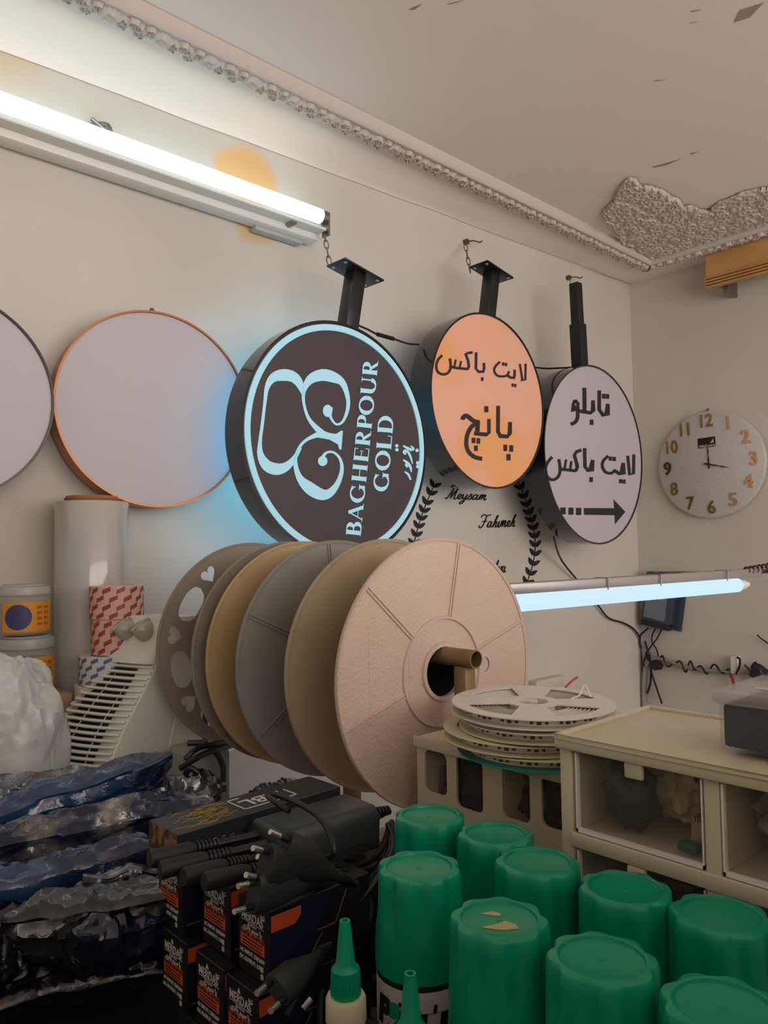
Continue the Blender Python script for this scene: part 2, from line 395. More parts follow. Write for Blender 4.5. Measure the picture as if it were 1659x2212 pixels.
# ------------------------------------------------------------------ wall tube lamp
def tube_lamp():
    A = onY(700, 462, -.075); A.z = 2.165; L = 1.2; x1, x0 = A.x, A.x - L; y, z = -.075, 2.165
    t = thing('tube_light', 'long glowing fluorescent tube on a white batten high on the left wall', 'lamp', ((x0 + x1) / 2, 0, z))
    MB().box((x0 - .02, -.050, z - .050), (x1 + .005, -.008, z - .026)).build('batten', M['white'], t, world=True, bev=.006)
    MB().box((x0 - .02, -.082, z - .034), (x1 + .002, -.048, z - .027)).build('reflector', M['white'], t, world=True, bev=.002)
    MB().box((x1 - .17, -.030, z - .060), (x1 - .03, -.004, z - .049)).build('ballast', M['grey'], t, world=True, bev=.004)
    MB().tube([(x0, y, z), (x1 - .012, y, z)], .0175, 24).build('glass_tube', mat('lit_tube', 'ffffff', .3, emis=(.80, .95, 1.), estr=TUBE_STR), t, world=True)
    e = MB().tube([(x1 - .012, y, z), (x1 + .006, y, z)], .017, 24).tube([(x1 + .006, y, z + .005), (x1 + .014, y, z + .005)], .003, 8)
    e.tube([(x1 + .006, y, z - .006), (x1 + .014, y, z - .006)], .003, 8).box((x1 + .004, y - .012, z - .045), (x1 + .009, y + .014, z + .012)).build('end_cap', M['steel'], t, world=True)
    s = MB(); c = onY(612, 490, -.03); s.tube([(c.x, -.05, c.z), (c.x, -.075, c.z)], .009, 14); s.build('fixing_screw', M['steel'], t, world=True)
    h = MB(); p = onY(228, 280, -.02)
    h.tube([(p.x - .02, -.004, p.z + .01), (p.x, -.03, p.z + .005), (p.x + .01, -.03, p.z - .02), (p.x + .03, -.02, p.z - .03)], .005, 8, 4).tube([(p.x - .03, -.02, p.z + .012), (p.x + .02, -.02, p.z - .01)], .004, 8)
    tag(h.build('wall_hook', M['steel']), 'small twisted metal hook on the wall just above the long tube', 'hook')
tube_lamp()

# ------------------------------------------------------------------ lower LED lamp hanging free in front of the corner
def led_lamp():
    A, B = at(1112, 1303, 1.26), at(1592, 1264, 1.62)
    t = thing('led_tube_light', 'bluish glowing LED tube under a grey metal bar hanging beside the big spools', 'lamp', (A + B) / 2)
    d = (B - A).normalized(); up = Vector((0, 0, 1)); A = A - d * .045
    MB().tube([A, B], .0148, 24).build('glass_tube', mat('lit_led_tube', '303030', .3, emis=(.80, .92, 1.), estr=LED_STR * .25), t, world=True)
    MB().tube([B, B + d * .022], .0115, 20).tube([B + d * .022, B + d * .04], .006, 12).build('end_cap', M['white'], t, world=True)
    A2, B2 = A + up * .024 - d * .0, B + up * .024 + d * .08
    m = MB(); u2 = up * .009; s = d.cross(up).normalized() * .011
    m.loft([[A2 - u2 - s, A2 - u2 + s, A2 + u2 + s, A2 + u2 - s], [B2 - u2 - s, B2 - u2 + s, B2 + u2 + s, B2 + u2 - s]]); m.build('metal_bar', mat('brushed_aluminium', 'aaa7a8', .35, metal=.6), t, world=True, bev=.002)
    for f_ in (.38, .60, .92):
        p = A.lerp(B, f_); MB().tube([p + up * .012 + s * 1.2, p + up * .033 + s * 1.25, p + up * .033 - s * 1.25, p + up * .012 - s * 1.2], .0015, 6).build('clip', M['steel'], t, world=True)
    # twisted red and black feed wire wound round the bar's end
    for ph, c, n in ((0, '5a1f26', 'red'), (math.pi, '1c1518', 'black')):
        W = MB(); L = []
        for i in range(90):
            k = i / 89; L.append(B2 - d * .05 + d * (.34 * k) + up * (.003 + .009 * math.sin(k * 62 + ph)) + s * (1.0 * math.cos(k * 62 + ph)) + up * .02 * k)
        W.tube(L, .0024, 6).build('feed_wire', mat(n + '_wire', c, .45), t, world=True)
    e = B2 + d * .06
    W = MB().tube([e, e - up * .03 + d * .02, e - up * .055 + d * .01, e - up * .06 - d * .015, e - up * .045 - d * .02], .0014, 6, 5); W.build('wire_tail', mat('thin_wire', '5b4b4b', .5), t, world=True)
    tag(MB().tube([B2 + d * .22 + up * .02, B2 + d * .22 + Vector((0, 0, ZC - B2.z))], .0018, 6).build('hanging_wire', M['steel']), 'thin wire dropping from the ceiling to the low hanging lamp', 'wire')
led_lamp()

# ------------------------------------------------------------------ round light boxes on the left wall
def ring_box(t, r, th, mrim, mface, face_inset=.004, lip=.004, world=False):
    MB().lathe([(r - lip, -.001), (r - lip, .0), (r, .0), (r, -th), (r - .02, -th), (r - .02, -th + .002), (0.0001, -th + .002)], 96).build('rim', mrim, t, smooth=40)
    return MB().lathe([(0.0001, -face_inset), (r - lip, -face_inset), (r - lip, -face_inset - .003), (.0001, -face_inset - .003)], 96).build('face', mface, t, smooth=40)
def wall_frame(c, lean=0., yaw=0.):
    return frame(c, (math.cos(lean), yaw, math.sin(lean)), (-math.sin(lean), 0, math.cos(lean)))
M['face_white'] = mat('opal_acrylic', 'bcb7bc', .5, bump=.03, bscale=300)
M['bronze'] = mat('orange_bronze_rim', 'b2713a', .35, metal=.35)
for (cx, cy, hh, rim, lab) in ((-132, 848, 466, M['black'], 'blank white disc light box with thin black rim, cut off by the left edge'),
                               (342, 883, 423, M['bronze'], 'blank white disc light box with an orange bronze rim on the left wall')):
    c = onY(cx, cy, -.085); rad = (onY(cx, cy - hh / 2, -.085) - onY(cx, cy + hh / 2, -.085)).length / 2
    t = thing('round_light_box', lab, 'sign', M=wall_frame(c, 0, -.12), group='blank round light boxes on the left wall')
    ring_box(t, rad, .05, rim, M['face_white'])
    MB().tube([(0, rad - .004, -.02), (0, rad + .012, -.03), (0, rad + .016, -.045), (.004, rad + .01, -.064)], .0022, 6, 4).tube([(-.016, rad + .008, -.05), (.02, rad + .012, -.05)], .0035, 6).build('hanging_hook', M['brass'], t)

# ------------------------------------------------------------------ blade signs
def chain(name, label, A, B, n, r=.0016, W=.005):
    A, B = Vector(A), Vector(B); d = (B - A) / n; t = thing(name, label, 'chain', A); L = d.length
    x = d.normalized(); q = x.orthogonal().normalized()
    for i in range(n):
        c = A + d * (i + .5); s = q if i % 2 else x.cross(q); h = L * .62
        P = [c + x * (h * math.cos(a)) + s * (W * math.sin(a)) for a in [2 * math.pi * k / 14 for k in range(14)]]
        MB().tube(P, r, 6, 0, closed=True).build('link', M['brass'], t, world=True)
    return t

def blade_sign(name, label, cx, cy, hh, yf, th, mface, mrim, group='round blade signs hanging in front of the left wall', lean=0.):
    c = onY(cx, cy, yf); rad = (onY(cx, cy - hh / 2, yf) - onY(cx, cy + hh / 2, yf)).length / 2
    t = thing(name, label, 'sign', M=wall_frame(c, lean), group=group)
    ring_box(t, rad, th, mrim, mface, .003, .005)
    return t, c, rad

def post_plate(t, yc, top, bot, w, plate, mpost, steps=None):
    A = onY(*top, yc); B = onY(*bot, yc); u = (A - B).normalized(); s = u.cross(Vector((0, 1, 0))).normalized(); n = Vector((0, 1, 0))
    def sect(P, Q, h):
        MB().loft([[p - s * h - n * h, p + s * h - n * h, p + s * h + n * h, p - s * h + n * h] for p in (P, Q)]).build('post', mpost, t, world=True, bev=.003)
    if steps: C = B.lerp(A, steps); sect(B - u * .02, C, w / 2); sect(C - u * .01, A, w * .39)
    else: sect(B - u * .02, A, w / 2)
    if plate:
        a, bb = plate; c = A
        P = [c - s * a - n * bb, c + s * a - n * bb, c + s * a + n * bb, c - s * a + n * bb]
        MB().loft([P, [p + u * .004 for p in P]]).build('mounting_plate', mpost, t, world=True, bev=.0015)
        for i in (-1, 1):
            for j in (-1, 1):
                p = c + s * (a - .012) * i + n * (bb - .012) * j
                MB().tube([p - u * .0015, p + u * .0055], .0042, 12).build('lit_hole_disc', M['face_white'], t, world=True)  # pale discs painting the wall light that shows through the holes
    return A, u, s

# sign 1: black face, glowing lettering
Y1, Y2, Y3, TH = -.22, -.20, -.20, .075
M['face_black'] = mat('matt_black_vinyl', '423a3e', .5)
M['halo'] = mat('glowing_pale_blue', '8fb8c4', .4, emis='a8ddf0', estr=SIGN_STR)
s1, c1, r1 = blade_sign('black_round_sign', 'black round sign with glowing pale blue curled emblem and sideways lettering', 742, 950, 510, Y1, .05, M['face_black'], M['gloss_black'])
MB().lathe([(r1 * .918, -.0028), (r1 * .918, .0004), (r1 * .968, .0004), (r1 * .968, -.0028)], 128).build('light_ring', M['halo'], s1, smooth=30)
MB().lathe([(r1 * .93, -.051), (r1 * .93, -.054), (.001, -.054)], 64).build('back_light', mat('halo_back_light', 'c8ecff', .4, emis='7fd4ff', estr=1.9), s1)
MB().lathe([(r1 * .985, -.049), (r1 * .985, -.068), (r1 * .965, -.068), (r1 * .965, -.049)], 96).build('back_glow_shield', M['gloss_black'], s1)  # added ring that keeps the back glow off the neighbouring disc
post_plate(s1, Y1 + TH / 2, (768, 592), (752, 700), .038, (.062, .034), M['black'])
P1 = Plane((0, Y1 + .0028, 0), (0, -1, 0))
def c3(P): return [(480 + x / 3.456, 640 + y / 3.456) for x, y in P]
em = MB()
K = 1 / 3.456
ribbon(em, P1, c3([(770, 1255), (748, 1215), (775, 1170), (830, 1165), (880, 1215), (893, 1300), (860, 1400), (800, 1470), (735, 1478), (650, 1430), (575, 1350), (545, 1230), (575, 1130), (640, 1065), (750, 1020)]),
       [v * K * 1.22 for v in (10, 22, 16, 14, 18, 24, 34, 52, 70, 74, 40, 24, 18, 20, 40)])
ribbon(em, P1, c3([(800, 830), (808, 900), (850, 955), (900, 935), (935, 850), (938, 760), (900, 650), (830, 605), (745, 588), (660, 620), (612, 700), (610, 800), (650, 920), (750, 1030)]),
       [v * K * 1.22 for v in (44, 18, 14, 16, 22, 26, 40, 66, 72, 56, 26, 18, 22, 44)])
ribbon(em, P1, c3([(608, 740), (575, 650), (525, 600), (450, 588), (380, 610), (335, 680), (318, 800), (300, 950), (283, 1080), (285, 1180), (330, 1260), (400, 1290), (470, 1275), (530, 1220), (585, 1130)]),
       [v * K * 1.22 for v in (16, 50, 66, 72, 54, 30, 20, 20, 22, 40, 66, 72, 56, 34, 18)])
blob(em, P1, c3(disc2(787, 855, 36, 46)), h=.0002); blob(em, P1, c3(disc2(750, 1230, 36, 38)), h=.0003)
blob(em, P1, c3([(745, 1000), (800, 1020), (850, 1028), (888, 1002), (901, 1006), (890, 1145), (874, 1142), (862, 1105), (800, 1070), (700, 1052), (640, 1062)]), h=.0004)
em.build('emblem', M['halo'], s1, world=True, recalc=True, smooth=None)
# serif capitals: (stroke points, width) in a cell of height 1
TK, TN = .205, .075
def bowl(cx, cy, rx, ry, a0, a1, tk=TK):
    P = arc2(cx, cy, rx, ry, a0, a1, 14); W = [TN + (tk - TN) * abs(math.cos(R(a0 + (a1 - a0) * i / 14))) ** 1.3 for i in range(15)]
    return (P, W)
def stem(x, y0=0, y1=1, w=TK, serif=.14, sb=True, st=True):
    o = [([(x, y0), (x, y1)], w)]
    if sb: o.append(([(x - serif, y0 + .022), (x + serif, y0 + .022)], .045))
    if st: o.append(([(x - serif, y1 - .022), (x + serif, y1 - .022)], .045))
    return o
def glyph(ch):
    if ch == 'B': return stem(.2) + [([(.2, .975), (.38, .975)], TN), ([(.2, .53), (.38, .53)], TN), ([(.2, .025), (.4, .025)], TN), bowl(.38, .752, .19, .222, -90, 90), bowl(.4, .277, .23, .252, -90, 90)], .72
    if ch == 'P': return stem(.2) + [([(.2, .975), (.38, .975)], TN), ([(.2, .46), (.38, .46)], TN), bowl(.38, .717, .21, .257, -90, 90)], .68
    if ch == 'R': return stem(.2) + [([(.2, .975), (.38, .975)], TN), ([(.2, .50), (.38, .50)], TN), bowl(.38, .737, .2, .237, -90, 90), ([(.36, .5), (.62, .03)], .15), ([(.58, .022), (.78, .022)], .045)], .8
    if ch == 'A': return [([(.12, .02), (.42, .96)], .06), ([(.40, .98), (.72, .02)], .17), ([(.22, .33), (.6, .33)], .05), ([(.0, .022), (.24, .022)], .045), ([(.58, .022), (.88, .022)], .045)], .88
    if ch == 'H': return stem(.2) + stem(.74) + [([(.2, .5), (.74, .5)], .055)], .96
    if ch == 'E': return stem(.2) + [([(.2, .97), (.66, .97)], .06), ([(.2, .51), (.54, .51)], .05), ([(.2, .03), (.68, .03)], .06), ([(.655, .76), (.655, 1.)], .035), ([(.545, .4), (.545, .62)], .035), ([(.675, 0), (.69, .26)], .035)], .76
    if ch == 'L': return stem(.2) + [([(.2, .03), (.66, .03)], .06), ([(.655, 0), (.68, .28)], .035)], .72
    if ch == 'U': return stem(.2, .32, 1, sb=False) + [([(.74, .3), (.74, 1)], .07), ([(.62, .978), (.86, .978)], .045), bowl(.47, .33, .27, .31, 180, 360)], .9
    if ch == 'O': return [bowl(.47, .5, .37, .475, 0, 359.9)], .94
    if ch == 'D': return stem(.2) + [([(.2, .975), (.4, .975)], TN), ([(.2, .025), (.4, .025)], TN), bowl(.4, .5, .36, .475, -90, 90)], .88
    if ch == 'G': return [bowl(.47, .5, .37, .475, 42, 312), ([(.77, .04), (.77, .42)], .15), ([(.62, .42), (.9, .42)], .045), ([(.745, .66), (.76, .96)], .04)], .96
    if ch == 'S': return [(S2([(.55, .8), (.42, .96), (.22, .9), (.16, .74), (.32, .56), (.5, .42), (.56, .22), (.42, .05), (.2, .06), (.1, .24)], 4), .09), ([(.575, .7), (.56, .97)], .04), ([(.1, .03), (.08, .3)], .04)], .68
    if ch == 'M': return [([(.16, .02), (.2, .98)], .06), ([(.2, .98), (.5, .05)], .16), ([(.5, .05), (.84, .98)], .06), ([(.84, 0), (.84, 1)], .16), ([(.04, .022), (.28, .022)], .045), ([(.7, .022), (.98, .022)], .045), ([(.1, .978), (.28, .978)], .045), ([(.8, .978), (.98, .978)], .045)], 1.06
    return [], .5
def serif(mb, pl, s, o, end, up, th=.0015, gap=.02):
    tot = sum(glyph(c)[1] for c in s) + gap * (len(s) - 1); ax, ay = (end[0] - o[0]) / tot, (end[1] - o[1]) / tot; x = 0; k = 0
    for c in s:
        g, wd = glyph(c)
        for P, W in g:
            k += 1
            ribbon(mb, pl, P, W, th, h=.00003 * k, sm=0, aff=lambda a, b, x=x: (o[0] + (x + a) * ax + b * up[0], o[1] + (x + a) * ay + b * up[1]))
        x += wd + gap
t1 = MB()
serif(t1, P1, 'BAGHERPOUR', c3([(1032, 1800)])[0], c3([(1166, 480)])[0], (-110 * K, -12 * K))
serif(t1, P1, 'GOLD', c3([(1238, 1462)])[0], c3([(1280, 895)])[0], (-112 * K, -10 * K))
t1.build('lettering', M['halo'], s1, world=True, smooth=None)
def c6(P): return [(830 + x / 13.83, 900 + y / 13.83) for x, y in P]
q = MB(); k = 1 / 13.83
for P, W in (([(565, 870), (690, 940), (830, 1000)], (50, 80, 90)), ([(830, 1000), (870, 950), (790, 870)], (80, 70, 30)), ([(640, 1130), (600, 1060), (640, 1020), (720, 1070), (800, 1240), (840, 1410)], (60, 100, 80, 70, 60, 30)),
             ([(560, 1290), (680, 1370), (780, 1500), (810, 1660)], (40, 80, 80, 30)), ([(700, 1510), (650, 1440), (690, 1400)], (60, 70, 60)), ([(610, 1640), (720, 1730), (790, 1890)], (40, 70, 50))):
    ribbon(q, P1, c6(P), [w_ * k for w_ in W])
for x, y in ((375, 870), (378, 990), (980, 1010), (1000, 1380), (1085, 1470), (1000, 1490)): blob(q, P1, c6(disc2(x, y, 52)))
q.build('script_lettering', M['halo'], s1, world=True, smooth=None)

# sign 2: peach face
mp = mat('peach_backlit_acrylic', 'd8a48e', .18, col2='dc9a5c', nscale=3.2, ncon=(.5, .62), emis='d99a78', estr=.22, coat=.3, detail=1)
s2, c2, r2 = blade_sign('peach_round_sign', 'peach orange round sign with black Persian lettering in two lines', 1062, 866, 376, Y2, TH, mp, M['gloss_black'])
post_plate(s2, Y2 + TH / 2, (1062, 590), (1052, 684), .036, (.060, .034), M['black'])
P2 = Plane((0, Y2 + .003, 0), (0, -1, 0))
def c4(P): return [(920 + x / 6.144, 700 + y / 6.144) for x, y in P]
K4 = 1 / 6.144; L = MB()
def word(L, pl, cv, K, items, th=.001):
    for n_, it in enumerate(items):
        h = .0002 + .00004 * n_
        if len(it) == 4 and not isinstance(it[0], tuple): a, b, c, d = it; blob(L, pl, cv([(a, b), (c, b), (c, d), (a, d)]), h=h, th=th)
        else: P, W, sm = it; ribbon(L, pl, cv(P), W * K, sm=sm, h=h, th=th)
word(L, P2, c4, K4, [([(218, 415), (165, 470), (138, 560), (165, 640), (240, 668), (305, 635), (330, 560), (318, 455)], 34, 5), ([(318, 560), (400, 582), (500, 592), (560, 598)], 34, 0),
    ([(378, 575), (398, 470)], 26, 0), ([(448, 585), (468, 490)], 26, 0), ([(556, 600), (572, 560), (560, 480), (528, 395), (560, 385), (622, 375)], 34, 0),
    ([(668, 375), (665, 590), (700, 632), (762, 632), (775, 590), (770, 515)], 34, 0), (732, 705, 766, 755),
    ([(985, 500), (925, 560), (908, 620), (945, 680), (1010, 695), (1080, 680), (1105, 625)], 30, 5), ([(1080, 680), (1130, 712), (1172, 712), (1180, 670), (1178, 605)], 32, 0), (1012, 508, 1042, 552), (1048, 515, 1080, 558),
    (1140, 788, 1168, 832), (1174, 794, 1202, 838), ([(1248, 530), (1275, 690), (1282, 750)], 28, 0), ([(1325, 525), (1322, 740), (1262, 748)], 28, 0)])
mpl = mat('dark_plum_letters', '2b2230', .5); L.build('lettering', mpl, s2, world=True, smooth=None); L = MB()
word(L, P2, c4, K4, [([(960, 1085), (958, 1430), (990, 1486), (1080, 1492), (1115, 1450), (1118, 1300)], 50, 0), (1030, 1600, 1080, 1685), (1108, 1608, 1160, 1695), (1070, 1725, 1125, 1810), (777, 1088, 830, 1172),
    ([(838, 1260), (838, 1440), (805, 1466), (640, 1452)], 46, 0), ([(488, 1270), (500, 1235), (545, 1218), (640, 1290), (712, 1300)], 58, 3), ([(700, 1300), (610, 1360), (555, 1460), (537, 1570), (560, 1680), (640, 1760), (748, 1790)], 54, 4),
    ([(690, 1290), (682, 1460)], 60, 0), (610, 1508, 658, 1580), (674, 1515, 722, 1588), (642, 1612, 690, 1685)])
L.build('lettering', mpl, s2, world=True, smooth=None)

# sign 3: white face with arrow
s3, c3_, r3 = blade_sign('white_round_sign', 'white round sign with black Persian lettering above a dashed arrow pointing right', 1290, 982, 384, Y3, TH, M['face_white'], M['gloss_black'])
post_plate(s3, Y3 + TH / 2, (1243, 612), (1253, 796), .040, None, M['matt_black'], steps=.52)
P3 = Plane((0, Y3 + .003, 0), (0, -1, 0))
def c5(P): return [(1160 + x / 5.529, 780 + y / 5.529) for x, y in P]
K5 = 1 / 5.529; L = MB()
word(L, P3, c5, K5, [([(455, 465), (492, 510), (480, 575), (440, 585), (435, 515), (455, 465)], 36, 0), ([(487, 540), (487, 660), (462, 725), (405, 755)], 42, 4), ([(480, 590), (560, 605), (640, 618), (672, 590), (670, 470)], 42, 0),
    ([(567, 318), (570, 600)], 46, 0), (633, 698, 675, 762), ([(745, 350), (745, 580), (790, 645), (840, 632), (848, 510)], 42, 0), (778, 390, 818, 448), (824, 394, 864, 450)])
mbl_ = mat('black_vinyl_letters', '1c1c20', .5); L.build('lettering', mbl_, s3, world=True, smooth=None); L = MB()
word(L, P3, c5, K5, [([(182, 1145), (122, 1220), (100, 1310), (130, 1385), (185, 1418), (250, 1385), (278, 1300), (262, 1170)], 36, 5), ([(270, 1290), (370, 1300), (470, 1312)], 36, 0), ([(330, 1290), (350, 1175)], 28, 0),
    ([(398, 1300), (412, 1195)], 28, 0), ([(465, 1312), (485, 1262), (448, 1120), (475, 1082), (532, 1062)], 38, 0), ([(570, 1040), (575, 1262), (610, 1306), (650, 1300), (668, 1180)], 40, 0), (628, 1385, 668, 1445),
    ([(852, 1132), (795, 1190), (782, 1258), (820, 1325), (890, 1338), (935, 1300)], 34, 5), (858, 1140, 898, 1188), (904, 1144, 944, 1194), ([(925, 1305), (985, 1345), (1025, 1338), (1032, 1215)], 38, 0), (982, 1410, 1018, 1458), (1024, 1414, 1060, 1464),
    ([(1085, 1130), (1108, 1350)], 34, 0), ([(1158, 1115), (1155, 1345), (1095, 1350)], 34, 0)])
L.build('lettering', mbl_, s3, world=True, smooth=None)
L = MB()
for q in ((283, 1748, 343, 1830), (380, 1750, 436, 1834), (470, 1753, 530, 1837)): blob(L, P3, c5([(q[0], q[1]), (q[2], q[1]), (q[2], q[3]), (q[0], q[3])]), h=.0004)
blob(L, P3, c5([(562, 1755), (925, 1757), (918, 1655), (1056, 1800), (935, 1945), (930, 1840), (566, 1835)]), h=.0004)
L.build('arrow', bpy.data.materials['black_vinyl_letters'], s3, world=True, smooth=None)

# chains, nails, feed cables of the signs
pA = onY(698, 487, -.05); pB = onY(712, 572, Y1 + TH / 2 + .03)
chain('hanging_chain', 'short chain from the end of the long tube lamp to the black glowing sign', pA, pB, 5)
pA = onY(1005, 528, -.02); pB = onY(1016, 588, Y2 + TH / 2 + .03)
chain('hanging_chain', 'short rusty chain from a wall nail to the peach sign plate', pA, pB, 4)
def nail(x, y, lab):
    p = onY(x, y, 0); m = MB().tube([(p.x, 0, p.z), (p.x, -.012, p.z)], .009, 14).tube([(p.x, -.01, p.z), (p.x + .006, -.03, p.z - .002), (p.x + .02, -.04, p.z - .006), (p.x + .032, -.042, p.z)], .0022, 8, 4)
    tag(m.build('wall_hook', mat('rusty_nail', '7a5138', .6, metal=.5)), lab, 'hook')
nail(1004, 524, 'rusty hook in the wall above the peach sign'); nail(1225, 601, 'rusty hook in the wall above the white arrow sign')
p = onY(1229, 602, -.04); q = onY(1240, 615, Y3 + TH / 2)
tag(MB().tube([p, p.lerp(q, .5) + Vector((0, 0, -.01)), q], .0018, 6, 4).build('hanging_wire', M['brass']), 'short wire loop from the wall hook to the post of the arrow sign', 'wire')
def cable(lab, P, r=.003, m=None, name='electric_cable', cat='cable', sm=6): return tag(MB().tube(P, r, 8, sm).build(name, m or M['cable']), lab, cat)
cable('thin black cable sagging between the black glowing sign and the peach sign', [onY(765, 699, -.17), onY(795, 712, -.15), onY(815, 722, -.14), onY(850, 732, -.13), onY(880, 742, -.13), onY(905, 744, -.135)], .0026)
tag(MB().tube([onY(815, 722, -.14), onY(850, 732, -.13)], .0052, 10).build('cable_connector', M['cable']), 'small black barrel connector on the cable right of the black glowing sign', 'connector')
cable('thin black cable running from the peach sign to the top of the arrow sign', [onY(1150, 793, -.14), onY(1180, 796, -.135), onY(1210, 795, -.135), onY(1245, 793, -.14)], .0028)
cable('black cable dropping from the arrow sign behind the low lamp to the room corner', [onY(1196, 1160, -.13), onY(1210, 1205, -.05), onY(1240, 1245, -.02), onY(1265, 1272, -.015), onY(1292, 1308, -.015), onY(1315, 1335, -.012), onY(1345, 1345, -.012), onY(1368, 1358, -.01), onY(1383, 1378, -.012)], .0033)

# ------------------------------------------------------------------ wreath and names: black vinyl on the wall
wr = thing('wreath_lettering', 'black laurel wreath and cursive names cut in vinyl on the wall below the peach sign', 'wall decal', onY(1030, 1180, 0))
PW = Plane((0, -.0005, 0), (0, -1, 0)); mv = mat('black_cut_vinyl', '14151a', .5)
def laurel(pts, r0=9.5, flip=1):
    m = MB(); C_ = S2(pts, 8); ribbon(m, PW, pts, 2.0, th=.001, sm=6); acc = 0; step = 17; side = 1
    for i in range(1, len(C_)):
        dx, dy = C_[i][0] - C_[i - 1][0], C_[i][1] - C_[i - 1][1]; l = math.hypot(dx, dy); acc += l
        if acc > step:
            acc = 0; a = math.atan2(dy, dx)
            for sd in (-1, 1):
                b = a + sd * 0.75; cx, cy = C_[i][0] + math.cos(b) * r0, C_[i][1] + math.sin(b) * r0; P = []
                for k in range(12):
                    th_ = 2 * math.pi * k / 12; ex, ey = r0 * math.cos(th_), 4.4 * math.sin(th_) * (1 - .35 * math.cos(th_))
                    P.append((cx + ex * math.cos(b) - ey * math.sin(b), cy + ex * math.sin(b) + ey * math.cos(b)))
                blob(m, PW, P, th=.001, h=.0001 * (2 + sd))
    return m
laurel([(1122, 1300), (1140, 1255), (1155, 1200), (1154, 1150), (1143, 1105), (1128, 1060), (1115, 1035)]).build('laurel_branch', mv, wr, world=True, smooth=None)
laurel([(930, 1290), (905, 1240), (893, 1190), (903, 1140), (918, 1095), (938, 1048)]).build('laurel_branch', mv, wr, world=True, smooth=None)
CUR = {'e': [[(0, .18), (.25, .42), (.36, .78), (.22, .98), (.06, .7), (.08, .2), (.3, 0), (.55, .2)]], 'a': [[(.0, .1), (.1, .5)], [(.48, .85), (.2, .95), (.02, .5), (.1, .05), (.3, .1), (.5, .8)], [(.52, .95), (.46, .2), (.56, .02), (.75, .2)]],
       'm': [[(0, .1), (.1, .8), (.12, 1), (.08, 0)], [(.08, .2), (.3, .95), (.38, .9), (.32, 0)], [(.34, .2), (.56, .95), (.66, .85), (.62, .1), (.72, 0), (.9, .2)]], 's': [[(0, .1), (.3, 1.05), (.38, .6), (.42, .2), (.25, -.05), (.08, .1)], [(.3, 0), (.6, .2)]],
       'y': [[(0, .2), (.08, .95), (.12, .3), (.26, .1), (.45, .5), (.5, .95)], [(.52, 1), (.4, -.4), (.15, -.95), (-.02, -.8), (.15, -.4), (.7, .2)]], 'h': [[(0, .1), (.35, 1.5), (.42, 1.9), (.28, 1.7), (.1, 0)], [(.12, .3), (.35, .9), (.45, .8), (.4, .1), (.5, 0), (.7, .2)]],
       'i': [[(0, .2), (.15, .95), (.12, .1), (.25, 0), (.42, .2)]], 'v': [[(0, .7), (.12, .95), (.2, .1), (.4, .3), (.5, .95), (.66, .85)]],
       'M': [[(-.1, .2), (.1, 0), (.35, 1.2), (.5, 2.1)], [(.5, 2.1), (.5, 0)], [(.5, .1), (.95, 2.1)], [(.95, 2.1), (.9, .2), (1.05, 0), (1.25, .2)]], 'F': [[(-.15, 1.7), (.1, 2.15), (.6, 1.95), (1.15, 2.1)], [(.6, 2.0), (.45, .6), (.2, 0), (-.1, .1), (-.05, .4)], [(.15, 1.0), (.8, 1.05)]],
       'A': [[(-.15, .3), (-.05, 0), (.25, .5), (.75, 2.1)], [(.75, 2.1), (.72, .2), (.85, 0), (1.0, .2)], [(.2, .8), (.85, .85)]]}
CW = {'e': .5, 'a': .72, 'm': .88, 's': .56, 'y': .66, 'h': .66, 'i': .38, 'v': .62, 'M': 1.25, 'F': 1.0, 'A': 1.0}
def cursive(s, o, end, xh):
    m = MB(); tot = sum(CW[c] for c in s); ax, ay = (end[0] - o[0]) / tot, (end[1] - o[1]) / tot; x = 0; k = 0
    for c in s:
        for P in CUR[c]:
            k += 1; Q = [(o[0] + (x + a + .22 * b) * ax, o[1] + (x + a + .22 * b) * ay - b * xh) for a, b in P]
            ribbon(m, PW, Q, 2.5, th=.001, sm=5, h=.00003 * k)
        x += CW[c]
    return m
for s_, o_, e_, xh in (('Meysam', (963, 1077), (1050, 1080), 11), ('Fahimeh', (1036, 1140), (1112, 1137), 13), ('Ava', (1062, 1237), (1092, 1236), 13), ('Mahsa', (975, 1052), (1030, 1050), 10)):
    cursive(s_, o_, e_, xh).build('name', mv, wr, world=True, smooth=None)

# ------------------------------------------------------------------ clock on the right wall
cc = onX(1532, 1003, -.028); rc = (onX(1532, 1003 - 115.5, -.028) - onX(1532, 1003 + 115.5, -.028)).length / 2
MC = frame(cc, (0, -1, .03), (0, 0, 1))
ck = thing('wall_clock', 'round white marble-look wall clock with gold numerals on the right wall', 'clock', M=MC)
MB().lathe([(.0001, 0), (rc - .004, 0), (rc, -.003), (rc, -.02), (rc - .03, -.026), (.0001, -.026)], 96).build('clock_face', mat('speckled_marble', 'c3bfbd', .35, col2='aaa6a6', nscale=110, ncon=(.58, .72)), ck, smooth=40)
mg, mg2, mdk = mat('gold_mirror_numeral', 'cfae72', .25, metal=.9), mat('copper_toned_numeral', 'e8a878', .35, metal=.5), mat('dark_numeral', '4c4438', .4, metal=.5)
for k in range(1, 13):
    a = R(90 - 30 * k); rr = rc * .815
    Mx = Matrix.Translation((rr * math.cos(a) - (.003 if k > 9 else 0), rr * math.sin(a), .002))
    MB().text(str(k), .066, Mx, extrude=.0018, bold=.0012, sx=.85 if k > 9 else .95).build('numeral', mdk if k == 9 else (mg2 if k in (1, 2, 3, 4) else mg), ck, smooth=None)
MB().box((-.036, .062, 0), (.028, .098, .0015)).build('name_plate', mat('navy_plate', '1d1f2c', .35), ck)
